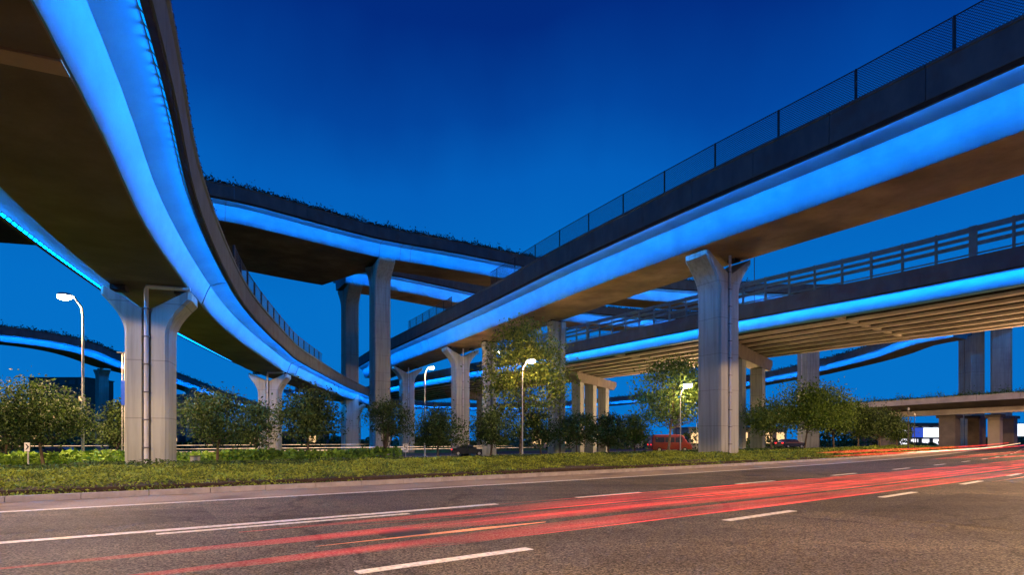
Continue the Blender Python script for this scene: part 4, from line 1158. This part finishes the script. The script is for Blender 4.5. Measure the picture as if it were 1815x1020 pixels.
# ------------------------------------------------------------------ light of passing cars along the lanes
def trail(x0, x1, off, z, h, mat, label, taper=True):
    xx = list(np.linspace(x0, x1, max(16, int((x1 - x0) / .25)))) if x1 < 91 and off > 0 else list(np.linspace(x0, x1, 40)); mb = MB(); lp = []
    for i, x in enumerate(xx):
        f = min(1, (i + .3) / 10) if taper else 1
        f = min(f, (len(xx) - i) / 6) if taper else f
        hh = h * f / 2
        w1 = min(.035, h * .7) * max(f, .15); w0 = w1 * .55
        lp.append([road_pt(x, off - w0, z - hh * .7), road_pt(x, off + w0, z - hh * .7), road_pt(x, off + w1, z), road_pt(x, off + w0, z + hh), road_pt(x, off - w0, z + hh), road_pt(x, off - w1, z)])
    mb.grid_loops(lp)
    o = mb.build("light_trail", mat, origin=tuple(road_pt(xx[0], off, z)))
    return tag(o, label, "light trail", "streaks of light left by passing cars")
trail(-6.9, 90, 9.05, .655, .075, "trail_red", "upper broad red streak across the middle of the road")
trail(-6.2, 90, 9.20, .60, .035, "trail_red", "thin red streak just below the upper broad one")
trail(-7.9, 90, 10.25, .775, .06, "trail_red", "lower broad red streak nearest the bottom edge")
trail(-7.9, 90, 10.30, .70, .07, "trail_red", "wide soft red streak under the lowest one")
trail(-6.8, -5.72, 10.33, .75, .013, "trail_orange", "orange core line inside the lower red streak at the front")
trail(3.5, 90, 10.33, .665, .012, "trail_orange", "thin orange line in the lower streak towards the right")
trail(5, 90, 8.9, .80, .03, "trail_red_bright", "bright red line along the upper streak towards the right")
trail(7, 90, 4.6, .72, .09, "trail_red_bright", "bright crimson streak beside the hedge on the right")
trail(9, 90, 6.6, .62, .09, "trail_red", "soft red streak in the second lane on the right")
trail(12, 90, 1.6, .68, .14, "trail_red_bright", "deep red streak in the kerb lane at the far right")
trail(17, 90, 2.9, .60, .07, "trail_warm", "pale warm streak in the kerb lane at the far right")
trail(16, 90, 7.4, .55, .03, "trail_orange", "fine orange streak in the second lane at the right")
for off, z0, a, mt, lab in ((9.02, .70, -5.4, "trail_red_bright", "hair-thin red line along the top of the upper streak"), (9.12, .62, -4.4, "trail_red_bright", "hair-thin red line under the upper streak, starting near the long white line"),
                            (9.3, .57, -3.2, "trail_red_bright", "hair-thin red line between the upper and lower streak"), (10.2, .81, -6.6, "trail_red_bright", "dotted-looking red line just above the orange core line"),
                            (10.42, .70, -6.4, "trail_red_bright", "fine red line just below the orange core line"), (10.5, .655, 0.5, "trail_orange", "fine orange line at the lower rim of the streaks, right half"),
                            (4.7, .75, 8, "trail_red_bright", "fine red line in the crimson streak on the right"), (6.5, .66, 12, "trail_orange", "fine orange line above the soft streak in the second lane")):
    trail(a, 90, off, z0, .011, mt, lab)
for off, z, h_, x0, x1, lab in ((-56, .25, .05, -10, 40, "thin warm streak low behind the centre trees"), (-58, -.1, .05, -14, 46, "second thin warm streak low behind the centre trees"), (-60, .6, .04, -40, 20, "faint white streak behind the trees left of centre")):
    trail(x0, x1, off, z, h_, "trail_warm", lab)
